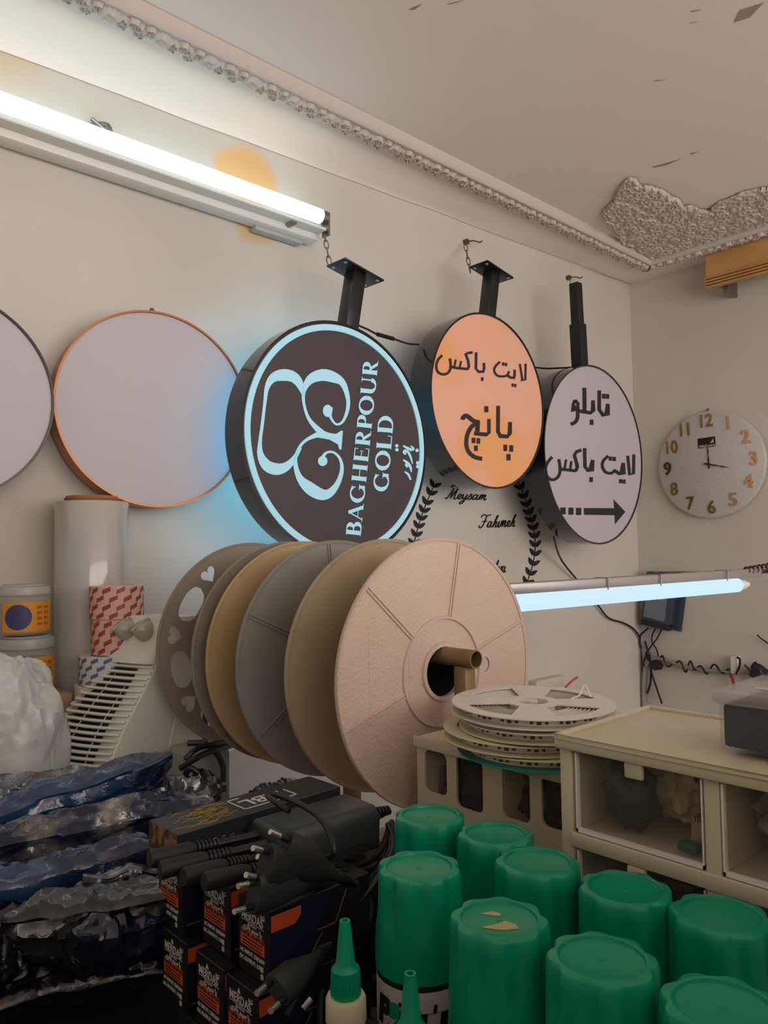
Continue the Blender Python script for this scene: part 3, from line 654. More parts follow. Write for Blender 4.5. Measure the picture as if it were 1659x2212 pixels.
MB().prism([(.008, .076), (.022, .076), (.022, .092)], .0015, .0025).text('Aliqhovre', .015, Matrix.Translation((-.003, .068, .0022)), bold=.0003).build('plate_lettering', mat('pale_copper_print', 'c9b0a8', .4), ck, smooth=None)
hd = mat('dark_clock_hand', '2a2724', .4)
def hand(ang, L, back, wd, z):
    c, s = math.cos(ang), math.sin(ang); P = [(-back, -.003), (-back - .006, 0), (-back, .003), (0, wd), (L * .3, wd * 1.1), (L * .45, wd * .5), (L * .6, wd * 1.1), (L, 0), (L * .6, -wd * 1.1), (L * .45, -wd * .5), (L * .3, -wd * 1.1), (0, -wd)]
    return MB().prism([(x * c - y * s, x * s + y * c) for x, y in P], z, z + .001)
hand(R(90), rc * .38, .012, .0022, .004).build('hour_hand', hd, ck, smooth=None)
hand(R(-16), rc * .42, .014, .0022, .006).build('minute_hand', hd, ck, smooth=None)
MB().tube([(0, 0, 0), (0, 0, .009)], .005, 14).build('hand_hub', hd, ck)
MB().tube([(0, rc - .002, -.01), (0, rc + .012, -.022)], .0035, 8).build('hanging_nail', M['steel'], ck)

# ------------------------------------------------------------------ workbench
ZT = .90
M['table'] = mat('white_laminate', 'cfc9c4', .4, col2='c4bdb6', nscale=5)
tb = thing('workbench', 'white laminate workbench along the left wall, under the spools and boxes', 'table', (-1.6, -.78, 0))
MB().box((-3.5, -1.46, ZT - .035), (-.95, -.002, ZT)).build('tabletop', M['table'], tb, world=True, bev=.003)
for x in (-3.4, -1.05):
    for y in (-1.38, -.08): MB().box((x - .03, y - .03, .001), (x + .03, y + .03, ZT - .036)).build('leg', M['steel'], tb, world=True)
mt = MB(); mt.box((-3.35, -1.44, ZT + .0004), (-2.215, -.60, ZT + .004))
tag(mt.build('work_mat', mat('black_rubber_mat', '17181a', .55, bump=.15, bscale=120), bev=.0015), 'black rubber mat lying on the front of the white workbench', 'mat')
ZM = ZT + .0045

def holed(outer, holes, z0, z1, res=1):
    c = bpy.data.curves.new('h', 'CURVE'); c.dimensions = '2D'; c.fill_mode = 'BOTH'; c.extrude = (z1 - z0) / 2
    for P in [outer] + holes:
        s = c.splines.new('POLY'); s.points.add(len(P) - 1)
        for i, p in enumerate(P): s.points[i].co = (p[0], p[1], 0, 1)
        s.use_cyclic_u = True
    o = bpy.data.objects.new('h', c); COL.objects.link(o); bpy.context.view_layer.update(); me = o.to_mesh()
    m = MB(); m.add([(v.co.x, v.co.y, v.co.z + (z0 + z1) / 2) for v in me.vertices], [tuple(p.vertices) for p in me.polygons])
    o.to_mesh_clear(); bpy.data.objects.remove(o); bpy.data.curves.remove(c); return m
def rrect(x0, y0, x1, y1, r, n=5):
    P = []
    for cx, cy, a in ((x1 - r, y1 - r, 0), (x0 + r, y1 - r, 90), (x0 + r, y0 + r, 180), (x1 - r, y0 + r, 270)): P += arc2(cx, cy, r, r, a, a + 90, n)
    return P

# ------------------------------------------------------------------ big cable spools on their stand
SC1 = at(955, 1450, 1.0); RS = .1755
def heart(cx, cy, s, a):
    P = []
    for k in range(24):
        t = 2 * math.pi * k / 24; x = 16 * math.sin(t) ** 3 / 16 * s; y = (13 * math.cos(t) - 5 * math.cos(2 * t) - 2 * math.cos(3 * t) - math.cos(4 * t)) / 16 * s
        P.append((cx + x * math.cos(a) - y * math.sin(a), cy + x * math.sin(a) + y * math.cos(a)))
    return P
def flange(z, kind, sgn, rot=0.):
    """disc of a spool; kind 'plain' has ribs, a hub ring and one small hole, 'heart' has cut-outs; sgn: the side that shows ribs"""
    C_ = lambda r, n=96: [(r * math.cos(2 * math.pi * i / n), r * math.sin(2 * math.pi * i / n)) for i in range(n)]
    holes = [C_(.0325, 40)[::-1]]
    if kind == 'plain': holes.append([(.0815 * math.cos(rot) + x, .0815 * math.sin(rot) + y) for x, y in C_(.0105, 20)][::-1])
    else:
        for k in range(8):
            a = R(124 + 46 * k) + rot
            if k < 8 and 46 * k < 350: holes.append(heart(.147 * math.cos(a), .147 * math.sin(a), .0148, a - R(90))[::-1])
            a2 = a + R(23); B = []
            for q in range(17): b = a2 + R(-13 + 26 * q / 16); e_ = math.sqrt(max(0, 1 - abs(q / 8 - 1) ** 2.6)); rr = .138 + .016 * e_; B.append((rr * math.cos(b), rr * math.sin(b)))
            for q in range(1, 16): b = a2 + R(13 - 26 * q / 16); e_ = math.sqrt(max(0, 1 - abs(q / 8 - 1) ** 2.6)); rr = .138 - .020 * e_; B.append((rr * math.cos(b), rr * math.sin(b)))
            if 46 * k < 320: holes.append(B[::-1])
    m = holed(C_(RS - .0015), holes, z - .0013, z + .0013)
    m.lathe([(RS - .005, z + .0025), (RS - .001, z + .0035), (RS, z + .002), (RS, z - .002), (RS - .001, z - .0035), (RS - .005, z - .0025), (RS - .005, z + .0025)], 128)
    s = sgn
    if kind == 'plain':
        m.lathe([(.0325, z), (.0325, z + s * .005), (.0375, z + s * .005), (.0385, z + s * .0015)], 64)
        m.lathe([(.0675, z + s * .001), (.0685, z + s * .004), (.0715, z + s * .004), (.0725, z + s * .001)], 96)
        for k in range(6):
            a = R(78 + 60 * k) + rot; c, q = math.cos(a), math.sin(a)
            for off in (-.0022, .0022):
                P = [(.072, off - .0012), (RS - .004, off - .0012), (RS - .004, off + .0012), (.072, off + .0012)]
                m.prism([(x * c - y * q, x * q + y * c) for x, y in P], z + s * .001, z + s * .0032)
        if s > 0:
            for e in ([(-.125, -.05), (-.06, -.05)], [(-.06, -.05), (-.06, .068)], [(-.06, .068), (-.125, .068)], [(-.125, .068), (-.125, -.05)]):
                (xa, ya), (xb, yb) = e; m.box((min(xa, xb) - .0003, min(ya, yb) - .0003, z + .001), (max(xa, xb) + .0003, max(ya, yb) + .0003, z + .0016))
    else:
        for k in range(8):
            a = R(100 + 46 * k) + rot; c, q = math.cos(a), math.sin(a); P = [(.160, -.001), (.172, -.001), (.172, .001), (.160, .001)]
            m.prism([(x * c - y * q, x * q + y * c) for x, y in P], z + s * .001, z + s * .003)
    return m
def spool(lab, t0, t1, kind, mf, mb_, rot, mh=None):
    o = SC1 + Vector((0, 1, 0)) * t0
    t = thing('cable_spool', lab, 'spool', M=frame(o, (1, -.03, 0), (0, 0, 1)), group='empty cable spools on one rod')
    flange(0, kind, 1, rot + (R(31) if kind == 'heart' else 0)).build('front_flange', mf, t, smooth=30)
    flange(-(t1 - t0), kind, -1, rot).build('back_flange', mb_, t, smooth=30)
    MB().lathe([(.0325, -.001), (.058, -.001), (.058, -(t1 - t0) + .001), (.0325, -(t1 - t0) + .001), (.0325, -.001)], 64).build('hub', mh or mb_, t)
def plast(n, a, b, bmp=.12): return mat(n, a, .5, col2=b, nscale=7, bump=bmp, bscale=260)
spool('large pinkish beige spool at the front of the rod, whole ribbed face showing', 0, .105, 'plain', plast('pinkish_beige_plastic', 'd3bdae', 'cdb5a4', .25), plast('tan_plastic', 'ab9a7c', 'a18f70'), 0, M['matt_black'])
spool('grey and tan plain spool in the middle of the rod', .215, .30, 'plain', plast('grey_plastic_flange', '908e88', '87857e'), plast('orange_tan_plastic', 'bfa57a', 'b3986c'), .3)
spool('grey spool with heart cut-outs at the back of the rod', .338, .458, 'heart', plast('grey_olive_plastic', '908b7c', '857f70'), plast('warm_grey_plastic', '938a7c', '897f72'), 0)
st = thing('spool_stand', 'steel stand carrying the big spools on a horizontal pipe', 'stand', (SC1.x, SC1.y, ZT))
mp_ = mat('worn_brass_paint', '8d7a58', .45, col2='7d6c4c', nscale=30, metal=.4); pz = SC1.z + .0325 - .0118
rod = MB(); A, B = Vector((SC1.x + .001, SC1.y - .058, pz)), Vector((SC1.x + .001, SC1.y + .49, pz)); d = (B - A).normalized()
F_ = frame(A, d.cross(Vector((0, 0, 1))), (0, 0, 1)); L_ = (B - A).length; sg = -1 if F_.col[2].xyz.dot(d) < 0 else 1
rod.lathe([(.0116, 0), (.0116, sg * L_), (.0100, sg * L_), (.0100, 0), (.0116, 0)], 28, F_); rod.build('rod', mp_, st, world=True)
for off in (.020, .245):
    P = A + d * off; MB().box((P.x - .010, P.y - .010, ZT + .0005), (P.x + .010, P.y + .010, pz - .010)).build('post', mp_, st, world=True, bev=.002)
for P, dx in ((Vector((A.x, A.y + .020, 0)), .05), (Vector((A.x, A.y + .245, 0)), .10)):
    MB().box((P.x - dx, P.y - .012, ZT + .001), (P.x + dx, P.y + .012, ZT + .02)).build('foot', mp_, st, world=True, bev=.002)

# ------------------------------------------------------------------ drawer cabinets
def clutter_blob(name, lab, cat, c, r, m, seed, amp=.3, sc=(1, 1, 1), n=18, smooth=40, fr=2.):
    o = MB(); c = Vector(c); V = []
    for j in range(n + 1):
        for i in range(2 * n):
            th, ph = math.pi * j / n, math.pi * i / n; d = Vector((math.sin(th) * math.cos(ph), math.sin(th) * math.sin(ph), math.cos(th)))
            k = 1 + amp * (noise.noise(d * fr + Vector((seed, 0, 0))) * 1.4 + .5 * abs(noise.noise(d * fr * 2.6 + Vector((0, seed, 0)))))
            V.append(c + Vector((d.x * r * sc[0] * k, d.y * r * sc[1] * k, d.z * r * sc[2] * k)))
    F = [(j * 2 * n + i, j * 2 * n + (i + 1) % (2 * n), (j + 1) * 2 * n + (i + 1) % (2 * n), (j + 1) * 2 * n + i) for j in range(n) for i in range(2 * n)]
    o.add(V, F); return tag(o.build(name, m, smooth=smooth), lab, cat)

A2 = at(1197, 1583, .65); XF2, YA2, ZA2 = A2.x, A2.y, A2.z; DW, NC = .122, 2; PY = YA2 - .010
c2_ = thing('drawer_cabinet', 'large yellowed plastic cabinet with clear drawers behind the green-capped cans', 'cabinet', (XF2 + .12, YA2 - .19, ZT))
b = MB(); Y0 = YA2 - .012 - NC * DW; th = .006; XB = XF2 + .16; ZR = ZA2 - .086; ZR2 = ZR - .086
b.box((XF2 - .001, Y0 - .012, ZA2 - .012), (XB, YA2, ZA2 - .003)); b.box((XF2 + .004, Y0 - .012, ZT), (XB, Y0, ZA2 - .012)); b.box((XB - th, Y0, ZT), (XB, YA2 - .01, ZA2 - .014))
b.box((XF2 + .004, YA2 - .014, ZT), (XB, YA2 - .002, ZA2 - .012)); b.box((XF2 + .002, Y0, ZR - .006), (XB, YA2 - .012, ZR + .006)); b.box((XF2 + .002, Y0, ZR2 - .006), (XB, YA2 - .012, ZR2 + .006)); b.box((XF2 + .002, Y0, ZT), (XB, YA2 - .012, ZT + .012))
b.box((XF2 + .004, PY - DW - .006, ZT), (XB, PY - DW + .006, ZA2 - .01))
b.build('shell', M['cream'], c2_, world=True, bev=.0015)
b = MB()    # raised rim of the top
for (a, q) in (((XF2 - .001, Y0 - .012), (XF2 + .004, YA2)), ((XB - .005, Y0 - .012), (XB, YA2)), ((XF2 - .001, YA2 - .005), (XB, YA2)), ((XF2 - .001, Y0 - .012), (XB, Y0 - .007))): b.box((a[0], a[1], ZA2 - .004), (q[0], q[1], ZA2))
b.build('top_rim', M['cream'], c2_, world=True, bev=.001)
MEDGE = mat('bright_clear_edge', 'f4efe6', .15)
for i in range(NC):
    for (z0, z1) in ((ZR + .007, ZA2 - .014), (ZR2 + .007, ZR - .008), (ZT + .014, ZR2 - .008)):
        ya, yb = PY - i * DW - .007, PY - (i + 1) * DW + .007
        dr = MB(); x0, x1 = XF2 + .006, XB - .012
        dr.box((x0, yb, z0), (x0 + .002, ya, z1)).box((x0, yb, z0), (x1, yb + .0015, z1 - .012)).box((x0, ya - .0015, z0), (x1, ya, z1 - .012)).box((x0, yb, z0), (x1, ya, z0 + .0015))
        D_ = dr.build('drawer', M['clear'], c2_, world=True, smooth=None)
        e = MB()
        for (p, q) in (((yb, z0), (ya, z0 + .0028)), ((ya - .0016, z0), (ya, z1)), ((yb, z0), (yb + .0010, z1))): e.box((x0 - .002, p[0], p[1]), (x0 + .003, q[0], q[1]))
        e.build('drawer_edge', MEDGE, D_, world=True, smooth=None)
        m_ = (ya + yb) / 2; MB().box((x0 - .004, m_ - .008, z1 - .011), (x0 + .001, m_ + .008, z1 + .002)).build('handle', M['cream'], D_, world=True, bev=.002)
# what lies in the drawers
M['bagclear'] = glassmat('clear_bag_film', tint='e8ddd0', clear=.45, rough=.15, haze='e6cba8', bump=.5)
zf = ZR + .0095; yc = PY - DW / 2; SK = .68
def inbox(x, y, z): return (XF2 + x * SK, y * SK, zf + z * SK)
clutter_blob('plastic_bag', 'crumpled clear plastic bag with a black part inside the left upper drawer', 'bag', (XF2 + .078, yc - .004, zf + .034), .029, M['bagclear'], 3, .35, (1, 1.15, .95), 20, 25, 3)
clutter_blob('black_part', 'black rounded part in front of the clear bag in the left upper drawer', 'part', (XF2 + .030, yc + .018, zf + .030), .020, M['matt_black'], 5, .3, (1, 1, 1.2), 14)
tag(MB().box((XF2 + .048, yc - .050, zf + .0235), (XF2 + .085, yc - .030, zf + .050)).build('small_carton', mat('brown_card', 'b87440', .6), bev=.002), 'small orange-brown carton at the back of the left upper drawer', 'box')
g = MB(); g.box((XF2 + .035, yc - .051, zf), (XF2 + .08, yc - .030, zf + .019))
for k in range(8): g.box((XF2 + .034, yc - .0505 + .0025 * k, zf + .0195), (XF2 + .076, yc - .0493 + .0025 * k, zf + .023))
tag(g.build('terminal_block', mat('beige_block', 'a8946c', .5)), 'beige ribbed connector block in the left upper drawer', 'part')
tag(MB().box((XF2 + .018, yc - .042, zf), (XF2 + .030, yc - .026, zf + .007)).build('usb_stick', mat('dark_green_bit', '1f5a50', .4), bev=.002), 'small dark green plastic piece by the pane of the left upper drawer', 'part')
tag(MB().box((XF2 + .05, yc - .048, zf + .0505), (XF2 + .085, yc - .024, zf + .062)).build('blue_sponge', mat('blue_foam', '2a6a9a', .8)), 'blue foam piece at the top back of the left upper drawer', 'part')
y2 = PY - DW * 1.5
clutter_blob('plastic_bag', 'crumpled clear bag in the right upper drawer', 'bag', (XF2 + .065, y2 + .022, zf + .034), .026, glassmat('grey_bag_film', tint='d8d0d0', clear=.5, rough=.12, haze='b0a6a6', bump=.5), 9, .35, (1, 1.2, .95), 20, 25, 3)
clutter_blob('metal_bits', 'dark heap of small metal bits in the right upper drawer', 'part', (XF2 + .07, y2 + .012, zf + .015), .015, mat('dark_bits', '4a403c', .4, metal=.5), 12, .5, (1.4, 1.8, .8), 16, 20, 5)
tag(MB().tube([(XF2 + .022, y2 - .02, zf + .022), (XF2 + .016, y2 - .03, zf + .036), (XF2 + .022, y2 - .042, zf + .028), (XF2 + .016, y2 - .028, zf + .010), (XF2 + .022, y2 - .014, zf + .004)], .0013, 8, 6).build('short_cable', M['cable']), 'short black cable end with a plug in the right upper drawer', 'cable')
tag(MB().box((XF2 + .016, y2 - .050, zf), (XF2 + .09, y2 - .004, zf + .002)).build('plastic_sheet', mat('pale_blue_sheet', 'aeb6c4', .3)), 'pale bluish plastic sheet lying in the right upper drawer', 'sheet')
clutter_blob('dark_bundle', 'dark bundle in the middle drawer behind the green caps', 'part', (XF2 + .055, yc - .03, ZR2 + .032), .02, M['matt_black'], 21, .4, (1, 1.3, .9), 14)

A1 = at(900, 1590, .905); XF1, YA1, ZA1 = A1.x, A1.y, A1.z
c1_ = thing('drawer_cabinet', 'smaller yellowed plastic cabinet with rounded side openings, under the stack of LED reels', 'cabinet', (XF1 + .12, YA1 - .12, ZT))
W1 = YA1 - (YA2 + .003); H1 = ZA1 - ZT; XB1 = XF1 + .20
M1 = frame((XF1, YA1, ZT), (0, -1, 0), (0, 0, 1))     # local x to the right along the front, y up, z out
def uv1(x, y): p = onX(x, y, XF1); return (YA1 - p.y, p.z - ZT)
hs = []
for x0, y0_, x1, y1_ in ((917, 1622, 966, 1722), (985, 1634, 1044, 1760), (1084, 1656, 1146, 1782), (1168, 1676, 1225, 1800)):
    u0, v1 = uv1(x0, (y0_ + 1634) / 2); u1, v0 = uv1(x1, y1_); u1b, v1b = uv1(x1, y0_ + 4)
    hs.append(rrect(u0, max(.022, v0), u1, v1b - .002, .008)[::-1])
holed([(0, 0), (W1, 0), (W1, H1), (0, H1)], hs, -.003, 0).build('front_panel', M['cream'], c1_).matrix_basis = ROOT[c1_].inverted() @ M1
b = MB(); b.box((XF1, YA1 - W1, ZA1 - .004), (XB1, YA1, ZA1)).box((XF1 + .003, YA1 - .004, ZT), (XB1, YA1, ZA1 - .004)).box((XF1 + .003, YA1 - W1, ZT), (XB1, YA1 - W1 + .003, ZA1 - .004)).box((XB1 - .003, YA1 - W1, ZT), (XB1, YA1, ZA1 - .004)).box((XF1 + .003, YA1 - W1, ZT + .001), (XB1, YA1, ZT + .02))
b.box((XF1 - .003, YA1 - W1, ZA1 - .012), (XF1, YA1 + .003, ZA1 + .001)); b.box((XF1 + .003, YA1 - .127, ZT), (XB1, YA1 - .122, ZA1)); b.build('shell', M['cream'], c1_, world=True, bev=.001)
MB().box((XF1 + .004, YA1 - W1 + .004, ZT + .021), (XF1 + .006, YA1 - .005, ZA1 - .006)).build('clear_liner', M['clear'], c1_, world=True, smooth=None)
for x, y in ((1046, 1641), (1078, 1648)):
    p = onX(x, y, XF1); MB().tube([(XF1 - .0005, p.y, p.z), (XF1 - .0012, p.y, p.z)], .0022, 10).build('rivet_hole', M['black'], c1_, world=True)
p = onX(938, 1690, XF1 + .03)
for k in range(3): tag(MB().tube([(p.x, p.y + .006 * k, ZT + .022), (p.x + .005, p.y + .012 * k - .01, p.z + .02 - .006 * k)], .004, 10).build('drill_bit', M['steel']), 'steel rod standing in the left opening of the smaller cabinet', 'tool', 'steel rods in the smaller cabinet')
for i, (x, y, r) in enumerate(((1010, 1700, .034), (1190, 1720, .034), (1130, 1730, .02), (955, 1715, .018))):
    p = onX(x, y, XF1 + .06); clutter_blob('tool_bundle', ['black tangle of tools in the second opening of the smaller cabinet', 'dark brown bundle in the right opening of the smaller cabinet', 'small dark part in the third opening of the smaller cabinet', 'low dark part behind the steel rods'][i], 'tool', (p.x, p.y, max(p.z, ZT + .021 + r * 1.0)), r, mat('dark_tools', ['17171a', '32211d', '26201e', '1b1b1e'][i], .35), 30 + i, .5, (.8, 1, 1), 16, 20, 4)

# organiser box on the large cabinet
p0 = onZ(1552, 1622, ZA2)
ob = thing('organiser_box', 'dark-filled clear plastic organiser box standing on the large cabinet', 'box', (p0.x + .05, p0.y - .06, ZA2 + .0005)); zb = ZA2 + .0006; q_ = .68
def ob_box(a, b): return MB().box((p0.x + a[0] * q_, p0.y + a[1] * q_, zb + a[2] * q_), (p0.x + b[0] * q_, p0.y + b[1] * q_, zb + b[2] * q_))
ob_box((.004, -.30, .004), (.125, -.004, .052)).build('dark_lining', mat('slate_lining', '2a3036', .6, bump=.2, bscale=150), ob, world=True, bev=.003)
ob_box((0, -.304, 0), (.13, 0, .053)).build('base', glassmat('frosted_clear', clear=.85, rough=.2, haze='9aa0a4'), ob, world=True, bev=.004)
ob_box((-.005, -.31, .052), (.136, .006, .068)).build('lid', glassmat('frosted_lid', clear=.5, rough=.22, haze='c4bcbe'), ob, world=True, bev=.004)
for k in (.062, .078): ob_box((-.003, -k - .004, .004), (0, -k, .040)).build('rib', M['grey'], ob, world=True, bev=.0006)
ob_box((-.009, -.125, .030), (-.001, -.095, .060)).build('latch', M['grey'], ob, world=True, bev=.001)
ob_box((.03, -.25, .0682), (.033, -.03, .0695)).build('lid_rib', M['white'], ob, world=True, bev=.0003)

# ------------------------------------------------------------------ LED strip reels
RR = .0875
def led_reel(lab, c, tilt, mfl, mst, mbot=None):
    t = thing('led_reel', lab, 'reel', c, tilt, 'LED strip reels stacked on the smaller cabinet')
    C_ = lambda r, n=72: [(r * math.cos(2 * math.pi * i / n), r * math.sin(2 * math.pi * i / n)) for i in range(n)]
    hs = [C_(.017, 30)[::-1]]
    for k in range(4):
        a0 = 90 * k + 20; P = arc2(0, 0, .073, .073, a0, a0 + 54, 8) + arc2(0, 0, .029, .029, a0 + 44, a0 + 10, 5); hs.append(P[::-1])
    for z, n_ in ((.0095, 'top_flange'), (0., 'bottom_flange')):
        m = holed(C_(RR), hs, z, z + .0015); m.lathe([(RR - .0008, z + .0000), (RR + .0006, z + .0008), (RR - .0008, z + .0016)], 72)
        m.build(n_, mfl if n_[0] == 't' else (mbot or mfl), t, smooth=30)
    MB().lathe([(.017, .0095), (.017, .0015), (.026, .0015), (.026, .0095), (.017, .0095)], 40).prism([(-.007, -.005), (.008, -.0055), (.006, .0055), (-.005, .004)], .001, .011).build('hub', mfl, t)
    m = MB()
    for k in range(8): m.lathe([(.041 + .0042 * k, .0018), (.041 + .0042 * k, .0088), (.0414 + .0042 * k, .0088), (.0414 + .0042 * k, .0018)], 64)
    m.lathe([(.0755, .0018), (.0755, .0090), (.0747, .0090)], 80); S_ = m.build('led_strip', mst, t)
    m = MB()
    for k in range(64):
        a = 2 * math.pi * k / 64
        if k % 4 == 3: continue
        q = Matrix.Rotation(a, 4, 'Z'); h = .0022 if k % 2 else .0015; m.box((.0754, -.0022 if k % 2 else -.0016, .0055 - h), (.0762, .0022 if k % 2 else .0016, .0055 + h), q)
    m.build('chips', mat('brown_chip', '4d3a2e', .4), S_, smooth=None)
    return t
cx_, cy_ = onZ(1150, 1522, ZA1 + .05).xy; mw, mcr, mtl = mat('white_reel_plastic', 'd9d3c8', .4), mat('cream_reel_plastic', 'd2d0ac', .42), mat('teal_reel_plastic', '2f8e85', .4)
mst = mat('white_strip', 'd5cfc4', .4)
led_reel('teal LED reel at the bottom of the stack', (cx_ + .004, cy_ - .004, ZA1 + .0016), (0, 0, .4), mcr, mst, mtl)
led_reel('cream LED reel second from the bottom of the stack', (cx_ - .003, cy_ + .010, ZA1 + .0145), (R(.6), R(-.6), 1.1), mcr, mst)
led_reel('cream white LED reel second from the top of the stack', (cx_ + .005, cy_ - .006, ZA1 + .0285), (R(-.8), R(.5), 2.0), mw, mst, mcr)
led_reel('white LED reel with four windows on top of the stack', (cx_, cy_, ZA1 + .0430), (R(.6), R(-.8), .62), mw, mst)
w0 = onZ(1222, 1484, ZA1 + .054); tag(MB().tube([w0, w0 + Vector((.010, -.002, .006)), w0 + Vector((.018, -.005, .010))], .0013, 8, 4).build('red_wire', mat('bright_red_wire', 'b0202c', .4)), 'short red wire end sticking up behind the top LED reel', 'wire')
p = at(1250, 1520, .84); tag(MB().tube([(p.x - .006, p.y + .006, ZA1 + .054), (p.x + .002, p.y, ZA1 + .058), (p.x + .010, p.y - .002, ZA1 + .068), (p.x + .014, p.y - .006, ZA1 + .055)], .0009, 6, 5).build('loose_wire', M['white']), 'thin white wire loop standing on the top LED reel', 'wire')
a_, b_ = onY(1142, 1470, 0), onY(1205, 1462, 0)
tag(MB().box((a_.x, -.03, a_.z - .03), (b_.x, -.0005, a_.z)).build('cable_duct', mat('cream_duct', 'cfc6b2', .6), bev=.002), 'short cream cable duct low on the left wall behind the LED reels', 'cable duct')

# ------------------------------------------------------------------ green-capped spray cans
def cap_mod(a, r, z):
    if r < .0272 and z > -.01: return 1 + .0 * a
    top = max(0., min(1., (z + .042) / .012)); top = top * top * (3 - 2 * top); return 1 - .10 * top * (.5 - .5 * math.cos(8 * a)) ** 1.6
def spray_can():
    t = thing('spray_can', 'x', 'spray can', group='green-capped spray cans on the black mat'); H = 1.115 - ZM
    z0 = H
    pf = [(.0001, z0 - .0018), (.0010, z0 - .0018), (.0016, z0 - .0028), (.0228, z0 - .0028), (.0236, z0 - .0024), (.0243, z0 - .0006), (.0252, z0), (.0262, z0 - .0001), (.0304, z0 - .0010), (.0316, z0 - .0028), (.0319, z0 - .012), (.0322, z0 - .022), (.0324, z0 - .032), (.0327, z0 - .042), (.0330, z0 - .05), (.0332, z0 - .060), (.0333, z0 - .070), (.0325, z0 - .070)]
    MB().lathe(pf, 128, mod=lambda a, r, z: cap_mod(a, r, z - z0)).build('cap', M['green'], t, smooth=32)
    MB().lathe([(.0322, z0 - .069), (.0325, z0 - .074), (.0325, .006), (.031, .0005), (.0001, .0005)], 64).build('can_body', mat('black_can', '1b1a1c', .35), t)
    MB().lathe([(.03255, z0 - .0745), (.03275, z0 - .075), (.03275, z0 - .108), (.03255, z0 - .1085)], 64).build('label', mat('pale_grey_label', 'b3adab', .4), t)
    return t
cans = [((928, 1758), 'back left green-capped can, nearest the black adapter'), ((1070, 1798), 'green-capped can second from the left in the back row, by the small cabinet'), ((1160, 1858), 'green-capped can below the corner of the large cabinet'),
        ((905, 1868), 'green-capped can with its white and black label showing, beside the glue bottles'), ((1350, 1915), 'green-capped can in the middle of the row under the drawers'), ((1078, 1980), 'green-capped can with a torn beige sticker on its cap'),
        ((1557, 1972), 'green-capped can at the right picture edge under the right drawer'), ((1300, 2065), 'large looking front green-capped can right of the torn sticker cap'), ((1562, 2168), 'nearest green-capped can in the bottom right corner')]
proto = None
for i, ((x, y), lab) in enumerate(cans):
    p = onZ(x, y, 1.115); Mx = Matrix.Translation((p.x, p.y, ZM)) @ Matrix.Rotation(random.uniform(0, 6), 4, 'Z')
    if proto is None: proto = spray_can(); c = proto; c.matrix_world = Mx; ROOT[c] = Mx; [ROOT.__setitem__(k, Mx) for k in c.children]
    else: c = dup(proto, Mx)
    c['label'] = lab
    if i == 3:    # lettering on the visible label
        m = MB(); m2 = MB(); base = math.atan2(CAM.y - p.y, CAM.x - p.x)
        fw = Matrix.Translation((p.x, p.y, 0))
        def wrap(mb, dst, z, dh=.0):
            V = []
            for v in mb.V:
                a = base + v.x / .0328; r = .0329 + v.z; V.append(fw @ Vector((r * math.cos(a), r * math.sin(a), z + v.y)))
            mb.V = V; return mb
        zt = 1.115 - .1085
        bnd = MB()
        for k in range(40): bnd.box((-.05 + .0025 * k, -.017, -.0001), (-.05 + .0025 * (k + 1), .0075, .0))
        T = MB().text('PATTR', .026, Matrix.Identity(4), extrude=.0003, bold=.0016, shear=.15)
        wrap(T, None, zt + .014).build('lettering', mat('dark_green_black_print', '101a18', .4), c, world=True, smooth=None)
        T = MB().box((-.024, -.001, .0002), (-.016, .010, .0006)); wrap(T, None, zt + .014).build('printed_square', M['green'], c, world=True, smooth=None)
    if i == 5:
        P = [(-.012, .008), (-.004, .012), (.002, .009), (.0, .006), (-.006, .007)]; Q = [(-.011, -.010), (-.002, -.005), (.004, .0), (.010, -.004), (.012, -.009), (.002, -.012)]
        ca = math.atan2(CAM.y - p.y, CAM.x - p.x) + R(90); q = Matrix.Translation((p.x, p.y, 1.115 - .0027)) @ Matrix.Rotation(ca, 4, 'Z')
        MB().prism(P, 0, .0004, q).prism(Q, 0, .0004, q).build('torn_sticker', mat('beige_paper', 'b7a37a', .7), c, world=True, smooth=None)

# ------------------------------------------------------------------ glue bottles
def glue(px, py, D, lab, sc=1.):
    p = at(px, py, D); t = thing('glue_bottle', lab, 'bottle', (p.x, p.y, ZM), group='small glue bottles in front of the cans'); z = p.z - ZM
    rib = lambda a, r, zz: 1 + (.03 * math.cos(28 * a) if z - .047 < zz < z - .030 else 0)
    MB().lathe([(.0022, z - .004), (.0022, z), (.0034, z), (.0036, z - .001), (.0062, z - .026), (.0078, z - .029), (.0092, z - .0305), (.0098, z - .046), (.0096, z - .047), (.0001, z - .047)], 84, mod=rib).build('nozzle_cap', M['green'], t)
    MB().lathe([(.0001, z - .047), (.0120, z - .047), (.0132, z - .049), (.0134, z - .062), (.0126, z - .065), (.0001, z - .065)], 40).build('collar', M['cream'], t)
    MB().lathe([(.0105, z - .065), (.0115, z - .069), (.0165, z - .076), (.0175, z - .084), (.0175, .004), (.0155, .0005), (.0001, .0005)], 40).build('bottle_body', mat('milky_clear_plastic', '9aa8a4', .25, trans=.5), t)
glue(745, 1988, .50, 'glue bottle with a green nozzle and cream collar, left of the labelled can'); glue(886, 2102, .445, 'glue bottle with a green nozzle in front of the labelled can')

